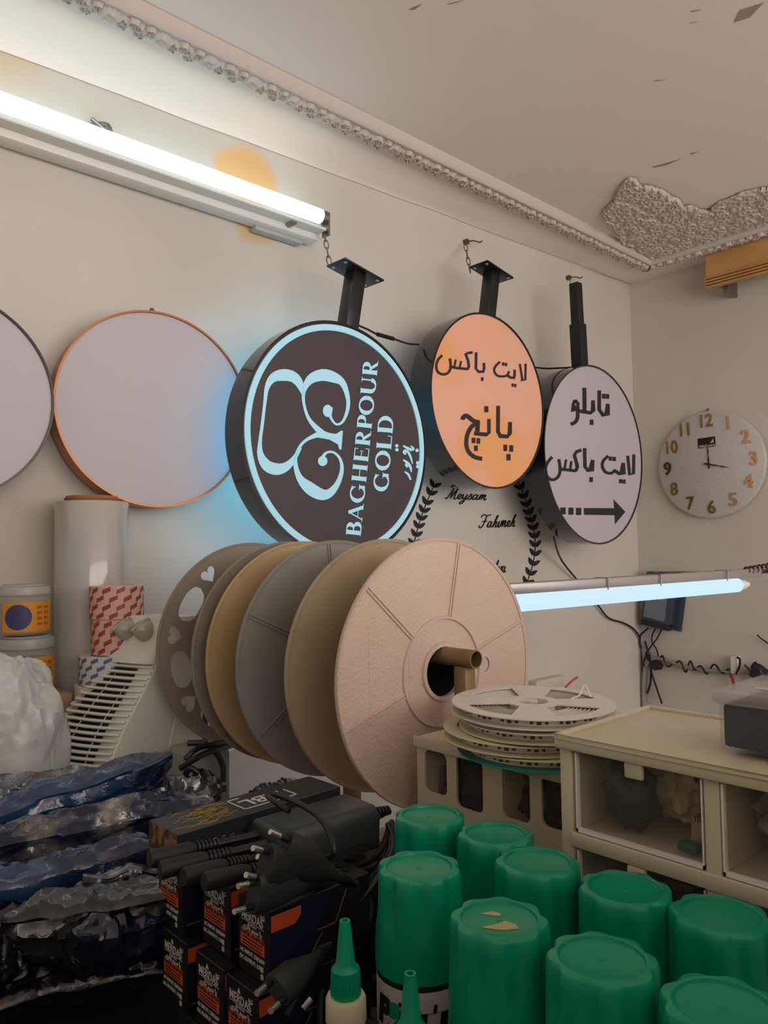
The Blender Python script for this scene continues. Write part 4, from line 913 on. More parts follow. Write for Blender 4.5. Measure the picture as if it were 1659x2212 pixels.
# ------------------------------------------------------------------ adapter boxes
BW, BL, BH = .047, .105, .0595
zt1 = 1.066; zt2 = zt1 - BH; zt3 = zt2 - BH
mk = mat('black_printed_card', '141518', .42); mo = M['orange']; mi = mat('off_white_print', 'c9c6c0', .5); mnv = mat('navy_print', '151c3c', .4); mln = mat('dull_brown_print', '6f5a52', .5)
def adapter_box(lab):
    """near bottom corner at the origin; front faces -x, side faces -y"""
    t = thing('adapter_box', lab, 'box', group='small black adapter boxes with orange panels')
    MB().box((0, 0, .0002), (BL, BW - .0008, BH - .0002)).build('carton', mk, t, bev=.0006, seg=1, smooth=None)
    Fm = frame((-.0001, BW, 0), (0, -1, 0), (0, 0, 1))     # x right along the front, y up
    P = [(.005, BH * .36), (.0395, BH * .36), (.0395, BH * .555), (.037, BH * .575), (.005, BH * .575)]
    MB().prism(P, 0, .0004, Fm).build('orange_panel', mo, t, smooth=None)
    x = MB(); x.text('MERDAS', .0098, Fm @ Matrix.Translation((.022, BH * .775, .0003)), extrude=.0002, sx=.86, bold=.0001)
    x.prism([(.018, BH * .86), (.0225, BH * .86), (.02, BH * .925)], 0, .0004, Fm).text('AG', .0048, Fm @ Matrix.Translation((.037, BH * .86, .0003)), extrude=.0002)
    x.box((.006, BH * .700, 0), (.039, BH * .706, .0004), Fm).text('Premium', .0035, Fm @ Matrix.Translation((.022, BH * .675, .0003)), extrude=.0001)
    x.text('\uFEF1\uFEAE\uFE97\uFE8E\uFE91 \uFEE2\uFEF4\uFEB3 \uFE8E\uFE91', .0058, Fm @ Matrix.Translation((.022, BH * .625, .0003)), extrude=.0002, bold=.00012)
    x.text('AC INPUT: 220/260V', .0042, Fm @ Matrix.Translation((.022, BH * .285, .0003)), extrude=.0002, bold=.00008, sx=.95)
    x.text('DC OUTPUT: 12V', .0042, Fm @ Matrix.Translation((.019, BH * .185, .0003)), extrude=.0002, bold=.00008, sx=.95)
    for k in (.185, .09): x.box((.034, BH * k - .002, 0), (.0375, BH * k + .0018, .0004), Fm)
    x.build('print', mi, t, smooth=None)
    y = MB(); y.text('POWER ADAPTER', .0050, Fm @ Matrix.Translation((.022, BH * .535, .0006)), extrude=.0001, sx=.88)
    for k in (.47, .425, .385): y.box((.008, BH * k, .0003), (.036, BH * k + .0009, .0006), Fm)
    y.build('panel_print', mk, t, smooth=None)
    Sm = frame((0, -.0001, 0), (1, 0, 0), (0, 0, 1))
    MB().prism([(.001, BH * .72), (.024, BH * .72), (.030, BH * .82), (.030, BH * .93), (.001, BH * .93)], 0, .0003, Sm).build('side_orange_panel', mo, t, smooth=None)
    MB().prism([(.001, BH * .28), (.034, BH * .28), (.052, BH * .6), (.062, BH * .97), (.032, BH * .97), (.032, BH * .82), (.025, BH * .71), (.001, BH * .71)], 0, .0002, Sm).build('side_blue_panel', mnv, t, smooth=None)
    z = MB()
    for a, b in (((.004, .12), (.035, .12)), ((.035, .12), (.052, .45)), ((.046, .5), (.066, .5)), ((.066, .5), (.078, .9))):
        (xa, ya), (xb, yb) = (a[0], a[1] * BH), (b[0], b[1] * BH); dx, dy = xb - xa, yb - ya; l = math.hypot(dx, dy); nx, ny = -dy / l * .0006, dx / l * .0006
        z.prism([(xa + nx, ya + ny), (xb + nx, yb + ny), (xb - nx, yb - ny), (xa - nx, ya - ny)], 0, .0003, Sm)
    z.build('side_lines', mln, t, smooth=None)
    return t
pc = onZ(583, 1970, zt1); pb = onZ(497, 1918, zt1); pa = onZ(394, 1874, zt1); pf_ = onZ(557, 2152, zt2); pe = onZ(484, 2097, zt2); pd = onZ(404, 2041, zt2)
pb.y = max(pb.y, pc.y + BW + .0005); pa.y = max(pa.y, pb.y + BW + .001); pe.y = max(pe.y, pf_.y + BW + .0003); pd.y = max(pd.y, pe.y + BW + .0003)
fr_ = None
bx = [(pc, zt2, 'upper adapter box of the right column, its blue and orange side showing'), (pb, zt2, 'upper adapter box of the middle column'), (pa, zt2, 'upper adapter box of the left column, set furthest back'),
      (pf_, zt3, 'lower adapter box of the right column, half cut off by the bottom edge'), (pe, zt3, 'lower adapter box of the middle column'), (pd, zt3, 'lower adapter box of the left column beside the black mat')]
zb0 = ZM
for i, (p, z, lab) in enumerate(bx):
    Mx = Matrix.Translation((p.x, p.y, z))
    if i == 0: fr_ = adapter_box(lab); t = fr_; t.matrix_world = Mx; ROOT[t] = Mx; [ROOT.__setitem__(k, Mx) for k in t.children]
    else: t = dup(fr_, Mx, lab)
    t['label'] = lab
tag(MB().box((min(pf_.x, pd.x) - .001, pf_.y, ZM), (pf_.x + BL, pd.y + BW, zt3 - .0003)).build('black_carton', mk, bev=.001), 'low black carton carrying the stack of adapter boxes', 'box')

# long black box with gold print and boxed letters
lp = onZ(383, 1803, 1.106); LB, WB, HB = .185, .052, .036; zl = 1.106 - HB
lb = thing('product_box', 'long black box with gold wavy print and white framed letters lying behind the plugs', 'box', (lp.x, lp.y, zl), (0, 0, R(1)))
MB().box((0, 0, .0005), (LB, WB, HB)).build('carton', mat('dark_slate_card', '23282a', .35), lb, bev=.0008, smooth=None)
MB().box((-.0004, .0005, .002), (-.0001, WB - .0005, HB - .0005)).build('gold_end', mat('bronze_pattern', '8a5a1e', .4, col2='1c1410', nscale=90, ncon=(.45, .55)), lb, smooth=None)
T_ = frame((0, 0, HB + .0002), (1, 0, 0), (0, 1, 0)); g = MB(); rnd = random.Random(3)
for k in range(34):
    x0 = .004 + rnd.random() * .045; y0_ = .006 + .0012 * k; P = []; L0 = rnd.uniform(.012, .032)
    for j in range(7): P.append((x0 + L0 * j / 6, y0_ + .0028 * math.sin(j * .9 + k * .55)))
    W_ = .0005
    for a, b in zip(P, P[1:]): g.prism([(a[0], a[1] - W_), (b[0], b[1] - W_), (b[0], b[1] + W_), (a[0], a[1] + W_)], 0, .0002, T_)
g.build('gold_print', mat('gold_print', 'a8923a', .35, metal=.3), lb, smooth=None)
wt = MB(); rot = Matrix.Rotation(R(180), 4, 'Z')
wt.text('ABL', .024, T_ @ Matrix.Translation((.106, WB * .52, .0002)) @ rot, extrude=.0002, bold=.0002, sx=1.15)
for a, b in (((.076, .011), (.0775, .044)), ((.076, .011), (.138, .0125)), ((.076, .0425), (.090, .044)), ((.1365, .011), (.138, .034))): wt.box((a[0], a[1], 0), (b[0], b[1], .0004), T_)
wt.build('white_print', mi, lb, smooth=None)
ic = MB(); Sm = frame((0, -.0002, 0), (1, 0, 0), (0, 0, 1))
for k in range(6):
    cx = .010 + .009 * k; n_ = (3, 4, 6, 12, 4, 3)[k]; a0 = (90, 45, 0, 0, 45, 270)[k]
    for q in range(n_):
        a, b = R(a0 + 360 * q / n_), R(a0 + 360 * (q + 1) / n_); r_ = .0028
        p1, p2 = (cx + r_ * math.cos(a), .021 + r_ * math.sin(a)), (cx + r_ * math.cos(b), .021 + r_ * math.sin(b)); i1, i2 = (cx + .75 * r_ * math.cos(a), .021 + .75 * r_ * math.sin(a)), (cx + .75 * r_ * math.cos(b), .021 + .75 * r_ * math.sin(b))
        ic.prism([p1, p2, i2, i1], 0, .0002, Sm)
ic.build('icon_row', mat('faint_grey_print', '85827c', .5), lb, smooth=None)

# black power brick with its cords
bp_ = onZ(604, 1802, 1.104); pbk = thing('power_brick', 'black laptop style power brick lying on the boxes right of the long black box', 'power adapter', (bp_.x, bp_.y, 1.104 - .042), (0, 0, R(-2)))
MB().loft([[(0, 0, 0), (.114, 0, 0), (.114, .054, 0), (0, .054, 0)], [(0, -.001, .032), (.115, -.001, .032), (.115, .055, .032), (0, .055, .032)], [(.004, .004, .042), (.111, .004, .042), (.111, .05, .042), (.004, .05, .042)]]).build('brick_body', mat('dark_green_grey_plastic', '2b3433', .38, bump=.08, bscale=300), pbk, bev=.003, seg=3)
s = MB(); s.tube([(.113, .027, .022), (.123, .027, .022)], .0075, 16)
for k in range(6): s.tube([(.123 + .0045 * k, .027, .022), (.1255 + .0045 * k, .027, .022)], .0075 - .0006 * k, 14)
s.tube([(.123, .027, .022), (.150, .027, .020)], .0032, 10); s.build('strain_relief', M['cable'], pbk)

def P3(x, y, D): return at(x, y, D)
def cord(lab, pts, r=.0028, cat='cable', name='electric_cable', mm=None): return cable(lab, [P3(*p) for p in pts], r, mm, name, cat, 7)
cord('black cord looped over the power brick and the long black box', [(640, 1850, .66), (716, 1850, .61), (712, 1800, .62), (690, 1765, .64), (650, 1738, .67), (600, 1718, .70), (578, 1718, .71), (598, 1734, .69), (625, 1752, .68)], .0028)
for i, pts in enumerate((
    [(838, 1780, .74), (850, 1820, .72), (835, 1870, .69), (790, 1930, .67), (745, 1985, .66), (700, 2060, .66), (660, 2150, .64)],
    [(846, 1775, .75), (842, 1840, .71), (810, 1890, .70), (760, 1955, .68), (712, 2040, .67), (690, 2130, .66), (720, 2230, .62)],
    [(660, 1900, .62), (720, 1885, .66), (790, 1880, .70), (835, 1850, .73), (845, 1800, .75)],
    [(640, 1930, .60), (700, 1910, .65), (780, 1905, .70), (825, 1890, .72), (838, 1850, .73)],
    [(610, 1890, .61), (690, 1870, .66), (770, 1872, .70), (820, 1840, .73), (840, 1790, .75)],
    [(700, 1950, .66), (760, 1930, .69), (800, 1950, .69), (790, 2010, .67), (740, 2080, .66), (725, 2170, .64), (735, 2230, .62)],
    [(690, 2230, .60), (700, 2120, .64), (760, 2050, .67), (798, 1980, .69), (808, 1900, .70), (830, 1850, .72)],
    [(620, 2200, .56), (660, 2120, .60), (710, 2060, .65), (770, 2000, .68), (805, 1940, .70)],
    [(780, 2230, .66), (760, 2140, .68), (775, 2060, .69), (800, 2000, .70), (795, 1930, .71)])):
    cord('black cord %s' % ['running down from the brick socket towards the boxes', 'hanging in a long bend left of the labelled can', 'bundled behind the plugs, uppermost', 'bundled behind the plugs, lowest', 'bundled behind the plugs, in the middle', 'curling down behind the glue bottle', 'rising from the bottom edge beside the adapter boxes', 'slanting from the bottom plug up to the cord bundle', 'lying deepest behind the left glue bottle'][i], pts, .0030)
clutter_blob('cord_heap', 'dark heap of coiled black cords between the adapter boxes and the green caps', 'cable bundle', tuple(at(740, 2060, .74)), .043, M['cable'], 41, .35, (1, 1.2, .95), 26, 30, 4)
clutter_blob('cord_heap', 'dark heap of coiled black cords under the power brick', 'cable bundle', tuple(at(770, 1905, .78)), .038, M['cable'], 47, .35, (1.3, 1, .7), 24, 30, 4)

def euro_plug(lab, a, b, p1, p2, size=.016, mb_=None):
    """body from point b (cord end) to a (pin face); p1, p2 the two pin tips"""
    A_, B_ = P3(*a), P3(*b); t = thing('power_plug', lab, 'plug', (A_ + B_) / 2, group='black two-pin plugs on the adapter boxes')
    d = (A_ - B_).normalized(); q1, q2 = P3(*p1), P3(*p2); s_ = (q1 - q2); s_ = (s_ - d * s_.dot(d)).normalized(); n_ = d.cross(s_)
    R_ = []
    for f_, w_, h_ in ((0, .25, .3), (.12, .3, .34), (.3, .55, .45), (.62, 1., .5), (.95, 1.05, .52), (1, .98, .46)):
        c_ = B_.lerp(A_, f_); R_.append([c_ + s_ * size * w_ * math.cos(k * math.pi / 8) * (abs(math.cos(k * math.pi / 8)) ** -.35 if abs(math.cos(k * math.pi / 8)) > .05 else 1) + n_ * size * h_ * math.sin(k * math.pi / 8) for k in range(16)])
    MB().loft(R_).build('plug_body', mb_ or M['matt_black'], t, world=True, smooth=40)
    for sg_ in (1, -1):
        o_ = A_ + s_ * size * .6 * sg_; MB().tube([o_ - d * .001, o_ + d * .008], .0026, 10).build('pin_sleeve', M['cable'], t, world=True)
        MB().tube([o_ + d * .008, o_ + d * .0175, o_ + d * .0185], [.0021, .0021, .0021, .0012], 12).build('pin', M['pin'], t, world=True)
    r_ = MB()
    for k in range(5): r_.tube([B_ - d * (.003 * k), B_ - d * (.003 * k + .0018)], .005 - .0004 * k, 12)
    r_.tube([B_, B_ - d * .02], .0027, 8); r_.build('strain_relief', M['cable'], t, world=True)
euro_plug('plug pointing up left with two bright pins, in front of the power brick', (608, 1840, .585), (735, 1895, .62), (570, 1800, .57), (548, 1826, .565), .016)
euro_plug('plug lying level below the uppermost plug, pins to the left', (572, 1868, .565), (650, 1885, .60), (518, 1852, .55), (520, 1884, .55), .015)
euro_plug('grey-green faced plug resting on the right column box, pins to the left', (548, 1932, .555), (690, 1895, .62), (498, 1928, .54), (498, 1954, .54), .014, mat('grey_green_plug', '262c2c', .45))
euro_plug('plug at the bottom edge with pins pointing down left over the lowest box', (598, 2140, .515), (690, 2060, .58), (532, 2188, .49), (562, 2212, .49), .0115, bpy.data.materials['grey_green_plug'])
for i, (a, b) in enumerate((((322, 1856, .63), (560, 1802, .69)), ((345, 1880, .62), (575, 1822, .67)), ((440, 1905, .60), (600, 1868, .64)), ((395, 1895, .61), (560, 1850, .66)))):
    A_, B_ = P3(*a), P3(*b); d = (B_ - A_).normalized(); t = thing('cable_connector', ['black round cable connector at the far left end of the plug heap', 'black cable connector lying just in front of the leftmost one', 'black cable connector nearest the two level plug pins', 'black cable connector in the middle of the plug heap'][i], 'connector', A_, group='black appliance cord connectors')
    MB().tube([A_, A_ + d * .004, A_ + d * .034, A_ + d * .040], [.0068, .0076, .0070, .0050], 18).build('connector_body', M['matt_black'], t, world=True)
    m = MB(); m.tube([A_ + d * .04, B_], .0034, 10)
    for k in range(6): m.tube([A_ + d * (.041 + .0036 * k), A_ + d * (.0432 + .0036 * k)], .0060 - .0003 * k, 14)
    m.build('strain_relief', M['cable'], t, world=True)
tag(MB().tube([P3(655, 2180, .56), P3(672, 2158, .565)], .0024, 10).build('jack_plug', M['pin']), 'small bright plug tip lying among the cords at the bottom', 'connector')

# ------------------------------------------------------------------ shiny bagged strips piled on the left
def crumple(p, a, f1, seed):
    q = p * f1 + Vector((seed, seed * .7, 0)); return a * ((1 - 2 * abs(noise.noise(q))) + .5 * (1 - 2 * abs(noise.noise(q * 2.3))) + .25 * noise.noise(q * 5))
def pack(lab, A_, B_, wd, tk, m, seed, f1=22, amp=.006, nu=90, nv=56, tilt=.0, grp='glossy plastic bags of modules piled at the left', name='bagged_module', flare=.25, sag=0.):
    """a long flat film bag: lengthwise folds with sharp creases, pinched flat ends"""
    A_, B_ = P3(*A_), P3(*B_); d = (B_ - A_); L_ = d.length; d.normalize(); s_ = Vector((0, 0, 1)).cross(d).normalized(); n_ = d.cross(s_)
    if n_.z < 0: n_ = -n_
    s_, n_ = s_ * math.cos(tilt) + n_ * math.sin(tilt), n_ * math.cos(tilt) - s_ * math.sin(tilt)
    mb = MB(); rings = []
    for i in range(nu + 1):
        u = i / nu; e = min(1, min(u, 1 - u) / .22); k = math.sin(e * math.pi / 2)
        c = A_ + d * (L_ * u) - Vector((0, 0, sag * math.sin(math.pi * u))) + n_ * (.006 * noise.noise(Vector((u * 4, seed, 0))))
        w_ = wd * (1 + flare * (1 - k)) * (1 + .12 * noise.noise(Vector((u * 5, 0, seed)))); t_ = tk * (.05 + .95 * k); r = []
        for j in range(nv):
            a = 2 * math.pi * j / nv; x = math.cos(a); y = math.sin(a); v = math.copysign(abs(x) ** .8, x)
            q = Vector((u * L_ * f1 * .42 + .9 * noise.noise(Vector((u * 6, v * 2, seed))), v * 2.6 * wd / .04 + (5 if y < 0 else 0), seed)); q2 = Vector((u * L_ * f1 * 1.5 + v * 3, v * 5 - u * L_ * f1 * .5, seed + 3))
            h = amp * (1.2 * (1 - 2.4 * abs(noise.noise(q))) + .55 * (1 - 2.4 * abs(noise.noise(q2))) + .25 * noise.noise(q2 * 2.7))
            p = c + s_ * (w_ * v) + n_ * (t_ * math.copysign(abs(y) ** 1.3, y)); p = p + (s_ * x * .35 + n_ * y).normalized() * h; r.append(p)
        rings.append(r)
    mb.loft(rings); o = mb.build(name, m, smooth=24); return tag(o, lab, 'bag', grp)
def foil(n, base, c2, rough=.16, sc=7, metal=.0, con=(.42, .6)): 
    m = mat(n, base, rough, metal=metal, col2=c2, nscale=sc, ncon=con, coat=.7, bump=.45, bscale=38); return m
fb = foil('blue_film', '0d1f3e', '1f3f62', .13); fs = foil('silver_film', '84888c', '1c2632', .16, 16, .6, (.4, .6)); fk = foil('black_film', '0e1013', '1b1e22', .22, 9); fm = foil('mixed_film', '14233c', '8c8880', .14, 16, .5, (.5, .66))
pack('blue and silver plastic bag flaring up against the fan heater, topmost of the pile', (-90, 1800, .90), (366, 1650, 1.0), .036, .020, fb, 2, 16, .005, flare=1.1, tilt=R(-25))
pack('crumpled clear silver bag behind the topmost blue one, under the white bag', (-60, 1728, .98), (215, 1690, 1.03), .03, .018, fs, 5, 26, .005, 70)
pack('long crinkled silver bag lying just below the topmost blue one', (-80, 1850, .84), (455, 1735, .93), .042, .020, fm, 8, 22, .0055, 110, tilt=R(-20))
pack('dark blue bag below the crinkled silver one', (-80, 1950, .78), (345, 1835, .85), .045, .020, fb, 13, 18, .005, tilt=R(-25))
pack('silver edged bag sticking out under the plugs', (170, 1935, .75), (430, 1900, .80), .030, .012, fs, 17, 12, .003, 60, tilt=R(-45))
pack('black glossy bag with clear front in the lower part of the pile', (30, 2010, .72), (380, 1960, .76), .050, .026, fk, 23, 16, .005, tilt=R(-30))
pack('dark navy bag under the silver edged one', (130, 2040, .70), (420, 1985, .77), .045, .024, foil('navy_film', '0b0e1c', '16204a', .2, 8), 29, 16, .005, tilt=R(-25))
pack('lowest thin bag with a pale seam lying on the black mat', (-60, 2150, .74), (385, 2055, .80), .04, .016, fk, 31, 20, .005, tilt=R(-8))
pack('black bag filling the left foot of the pile', (-120, 2060, .74), (90, 1990, .80), .06, .038, fk, 37, 14, .005, 50)
for i, (a, b, lab) in enumerate((((300, 1718, 1.02), (470, 1690, 1.08), 'small clear crinkled bag beside the grey power strip'), ((560, 1722, 1.2), (650, 1702, 1.25), 'scrap of clear film on the table behind the long black box'), ((640, 1738, 1.15), (705, 1728, 1.2), 'second scrap of clear film nearer the power brick'))):
    pack(lab, a, b, .022, .010, fs, 50 + i, 40, .006, 40, 20, name='film_scrap', grp='clear film scraps on the table')

# white plastic carrier bag
def carrier():
    c = at(12, 1580, 1.10); n = 60; V = []
    for j in range(n + 1):
        for i in range(n * 2):
            th, ph = math.pi * j / n, math.pi * i / n; d = Vector((math.sin(th) * math.cos(ph), math.sin(th) * math.sin(ph), math.cos(th)))
            k = 1 + .22 * noise.noise(d * 1.3 + Vector((3, 1, 5))) + crumple(d, .075, 1.9, 4) + crumple(d, .016, 6, 4)
            V.append(c + Vector((d.x * .078 * k, d.y * .078 * k, d.z * .105 * k + (.0 if d.z > 0 else d.z * .05))))
    F = [(j * 2 * n + i, j * 2 * n + (i + 1) % (2 * n), (j + 1) * 2 * n + (i + 1) % (2 * n), (j + 1) * 2 * n + i) for j in range(n) for i in range(2 * n)]
    tag(MB().add(V, F).build('plastic_bag', mat('thin_white_plastic', 'c2c6c4', .3, sss=.2, bump=.2, bscale=25), smooth=28), 'crumpled white plastic bag left of the fan heater', 'bag')
carrier()

# ------------------------------------------------------------------ fan heater
def heater():
    Yn = at(245, 1640, 1.20).y; WDT = .125; Yf = Yn + WDT
    fz = lambda x, y: onY(x, y, Yn)
    prof = [fz(335, 1432), fz(318, 1470), fz(296, 1520), fz(272, 1572), fz(252, 1630), fz(240, 1690)]
    zb_ = ZT + .003
    def xb(z):
        for a, b in zip(prof, prof[1:]):
            if b.z <= z <= a.z: f_ = (z - b.z) / (a.z - b.z); return b.x + (a.x - b.x) * f_
        return prof[-1].x if z < prof[-1].z else prof[0].x
    piv = prof[2].copy(); PH = R(18); RZ = Matrix.Translation(piv) @ Matrix.Rotation(PH, 4, 'Z') @ Matrix.Diagonal((1.5, 1, 1, 1)) @ Matrix.Translation(-piv)
    class HB(MB):
        def build(s, *a, **k):
            if k.get('world'): s.V = [RZ @ v for v in s.V]
            return MB.build(s, *a, **k)
    t = thing('fan_heater', 'white plastic fan heater with a curved slatted grille and two top knobs', 'heater', (prof[3].x + .06, (Yn + Yf) / 2, ZT))
    top = fz(392, 1338); bk = fz(410, 1560); side = [(prof[0].x, prof[0].z)] + [(p.x, p.z) for p in prof[1:]] + [(prof[-1].x - .004, zb_), (prof[-1].x + .145, zb_), (bk.x + .01, bk.z), (top.x + .045, top.z - .03), (top.x + .022, top.z), (fz(345, 1335).x, fz(345, 1335).z)]
    rings = []
    for f_, ins in ((0, .006), (.02, .001), (.06, 0), (.94, 0), (.98, .001), (1, .006)):
        cx = sum(p[0] for p in side) / len(side); cz = sum(p[1] for p in side) / len(side)
        rings.append([(x + (cx - x) * ins * 8, Yn + WDT * f_, max(zb_, z + (cz - z) * ins * 8)) for x, z in side])
    mw_ = mat('warm_white_abs', 'dcded2', .42)
    HB().loft(rings).build('body', mw_, t, world=True, smooth=30, bev=.003)
    # dark cavity front behind the slats
    cav = HB(); cav.loft([[(xb(z) - .0015, y, z) for y in [Yn + .035 + (WDT - .037) * q / 8 for q in range(9)]] for k, z in enumerate([prof[0].z - .008 - (prof[0].z - zb_ - .04) * q / 10 for q in range(11)])], closed=False)
    cav.build('fan_cavity', mat('dark_cavity', '17130d', .7), t, world=True, recalc=False)
    NS = 27; z0, z1 = prof[0].z - .010, zb_ + .03
    def slat(z, f_):
        bul = .003 + .007 * math.sin(min(1, f_ * 1.3) * math.pi / 2); P = []
        for q in range(15):
            v = q / 14; P.append((xb(z) - bul * math.sin(min(1, v * 1.6) * math.pi / 2), Yn + .002 + (WDT - .02 + .026 * math.sin(math.pi * min(1, f_ * 1.05))) * v, z))
        for q in range(1, 9):
            a = R(90 * q / 8); P.append((xb(z) - bul + .014 * (1 - math.cos(a)) , Yn + WDT - .018 + .026 * math.sin(math.pi * min(1, f_ * 1.05)) + .018 * math.sin(a), z))
        P.append((xb(z) + .035, Yn + WDT - .0 + .026 * math.sin(math.pi * min(1, f_ * 1.05)), z + .002)); return P
    for k in range(NS):
        z = z0 + (z1 - z0) * k / (NS - 1); HB().tube(slat(z, k / (NS - 1)), .0026, 6).build('grille_slat', mw_, t, world=True)
    for qq in (5, 10, 17):
        HB().tube([Vector(slat(z0 + (z1 - z0) * k / (NS - 1), k / (NS - 1))[qq]) + Vector((.003, 0, 0)) for k in range(NS)], .0009, 5).build('grille_wire', mw_, t, world=True)
    # sloping top deck with hood over the grille
    zt_ = prof[0].z; dk = []
    fx = prof[0].x
    for z, bul, dx in ((zt_ - .004, .012, 0), (zt_ + .006, .011, 0), (zt_ + .016, .006, .002), (top.z - .004, .0, fz(345, 1335).x - fx + .004), (top.z + .001, -.006, fz(345, 1335).x - fx + .02)):
        dk.append([(fx + dx - bul * max(0, math.sin(math.pi * q / 16)) ** .7, (Yn + Yf) / 2 - (WDT / 2 - .001) * math.copysign(abs(math.cos(math.pi * q / 16)) ** .72, math.cos(math.pi * q / 16)), z) for q in range(17)])
    dk2 = [r + [(top.x + .01, Yf - .001, r[0][2] if i < 4 else top.z), (top.x + .01, Yn + .001, r[0][2] if i < 4 else top.z)] for i, r in enumerate(dk)]
    HB().loft(dk2).build('top_deck', mw_, t, world=True, smooth=45)
    for yy, nm in ((.30, 'k'), (.66, 'k')):
        y = Yn + WDT * yy; cx = fx + .006; cz = zt_ + .050; ax = Vector((-.75, 0, .66)).normalized()
        HB().lathe([(.0001, .017), (.007, .0165), (.013, .013), (.017, .006), (.0185, -.002), (.0185, -.012), (.0001, -.012)], 32, frame((cx, y, cz), (0, 1, 0), ax.cross(Vector((0, 1, 0))))).build('control_knob', mat('grey_white_knob', 'a4a594', .3), t, world=True)
        HB().box((-.0025, -.015, .004), (.0025, .015, .0185), frame((cx, y, cz), (0, .8, .3), ax.cross(Vector((0, 1, 0))))).build('knob_grip', bpy.data.materials['grey_white_knob'], t, world=True, bev=.0015)
    # side seam
    s1_, s2_ = fz(382, 1475), fz(352, 1640); HB().tube([(s1_.x, Yn - .0006, s1_.z), (s2_.x, Yn - .0006, s2_.z)], .0016, 6).build('side_seam', mw_, t, world=True)
heater()

# stretch-film roll, tape rolls, jars
fr = at(199, 1085, 1.45); zf_ = fr.z
t = thing('film_roll', 'tall upright roll of clear stretch film with a brown cardboard core', 'roll', (fr.x, fr.y, ZT))
rf = .0665; MB().lathe([(.040, zf_ - ZT - .002), (rf - .002, zf_ - ZT), (rf, zf_ - ZT - .003), (rf - .001, (zf_ - ZT) * .6), (rf - .003, .003), (rf - .005, .0005), (.04, .0005)], 64).build('film', mat('wound_film', 'b9b6ae', .16, coat=.5, col2='aeb0ac', nscale=5, sss=.15, bump=.06, bscale=12), t)
MB().lathe([(.043, .001), (.043, zf_ - ZT + .011), (.0455, zf_ - ZT + .011), (.0455, .001), (.043, .001)], 48).lathe([(.0455, zf_ - ZT - .001), (.050, zf_ - ZT + .006), (.0455, zf_ - ZT + .011)], 48).build('core', mat('brown_core', 'a06c3e', .6), t)
# tape rolls: stack
tc_ = at(252, 1264, 1.36)
M['redlabel'] = None
def tape_roll(lab, x, y, z0, z1, r, base, mark, tilt=0., n=8, rows=3):
    t = thing('tape_roll', lab, 'tape roll', (x, y, z0), group='tape rolls stacked beside the film roll'); h = z1 - z0
    MB().lathe([(r * .62, h), (r - .001, h), (r, h - .001), (r, .001), (r - .001, .0003), (r * .62, .0003), (r * .62, h)], 56).build('wound_tape', base, t)
    if mark:
        m = MB()
        for j in range(rows):
            for i in range(n):
                a0 = 2 * math.pi * (i + .5 * (j % 2)) / n; z = h * (j + .5) / rows; w_, hh = 2 * math.pi / n * .30, h / rows * .26; R_ = []
                for q in range(6):
                    u = -1 + 2 * q / 5; a = a0 + u * w_; zc = z + u * h / rows * .22; R_.append([((r + e) * math.cos(a), (r + e) * math.sin(a), max(.001, min(h - .001, zc + s_ * hh))) for s_, e in ((-1, .0001), (1, .0001), (1, .0006), (-1, .0006))])
                m.loft(R_)
        m.build('printed_marks', mark, t, smooth=None)
mred, mbl = mat('brick_red_print', 'a03c38', .45), mat('slate_blue_print', '5a6884', .5); mtp = mat('peach_tape', 'd2ae9c', .22, coat=.4); mwt = mat('white_tape', 'c9c8c6', .4); mcm = mat('cream_tape', 'c4c0a8', .4)
h1, h2 = .058, .062; zt0 = tc_.z
tape_roll('top tape roll with red marks on peach beside the tall film roll', tc_.x, tc_.y, zt0 - h1, zt0, .0455, mtp, mred, n=12, rows=4)
tape_roll('second tape roll with red marks, right under the top one', tc_.x + .001, tc_.y - .002, zt0 - h1 - h2 + .0005, zt0 - h1 - .0003, .0440, mtp, mred, n=12, rows=4)
zq = zt0 - h1 - h2; tape_roll('white roll with blue dashes below the two red marked rolls', tc_.x - .012, tc_.y + .003, zq - .050, zq - .0003, .050, mwt, mbl, n=14, rows=4)
zq2 = zq - .05; n_ = 3; hh = (zq2 - ZT - .001) / n_
for k in range(n_): tape_roll(['cream roll right under the white blue-dashed roll', 'cream roll in the middle of the hidden lower stack', 'cream roll at the foot of the stack'][k], tc_.x - .016, tc_.y + .004, zq2 - hh * (k + 1), zq2 - hh * k - .0003, .053, mcm, None)

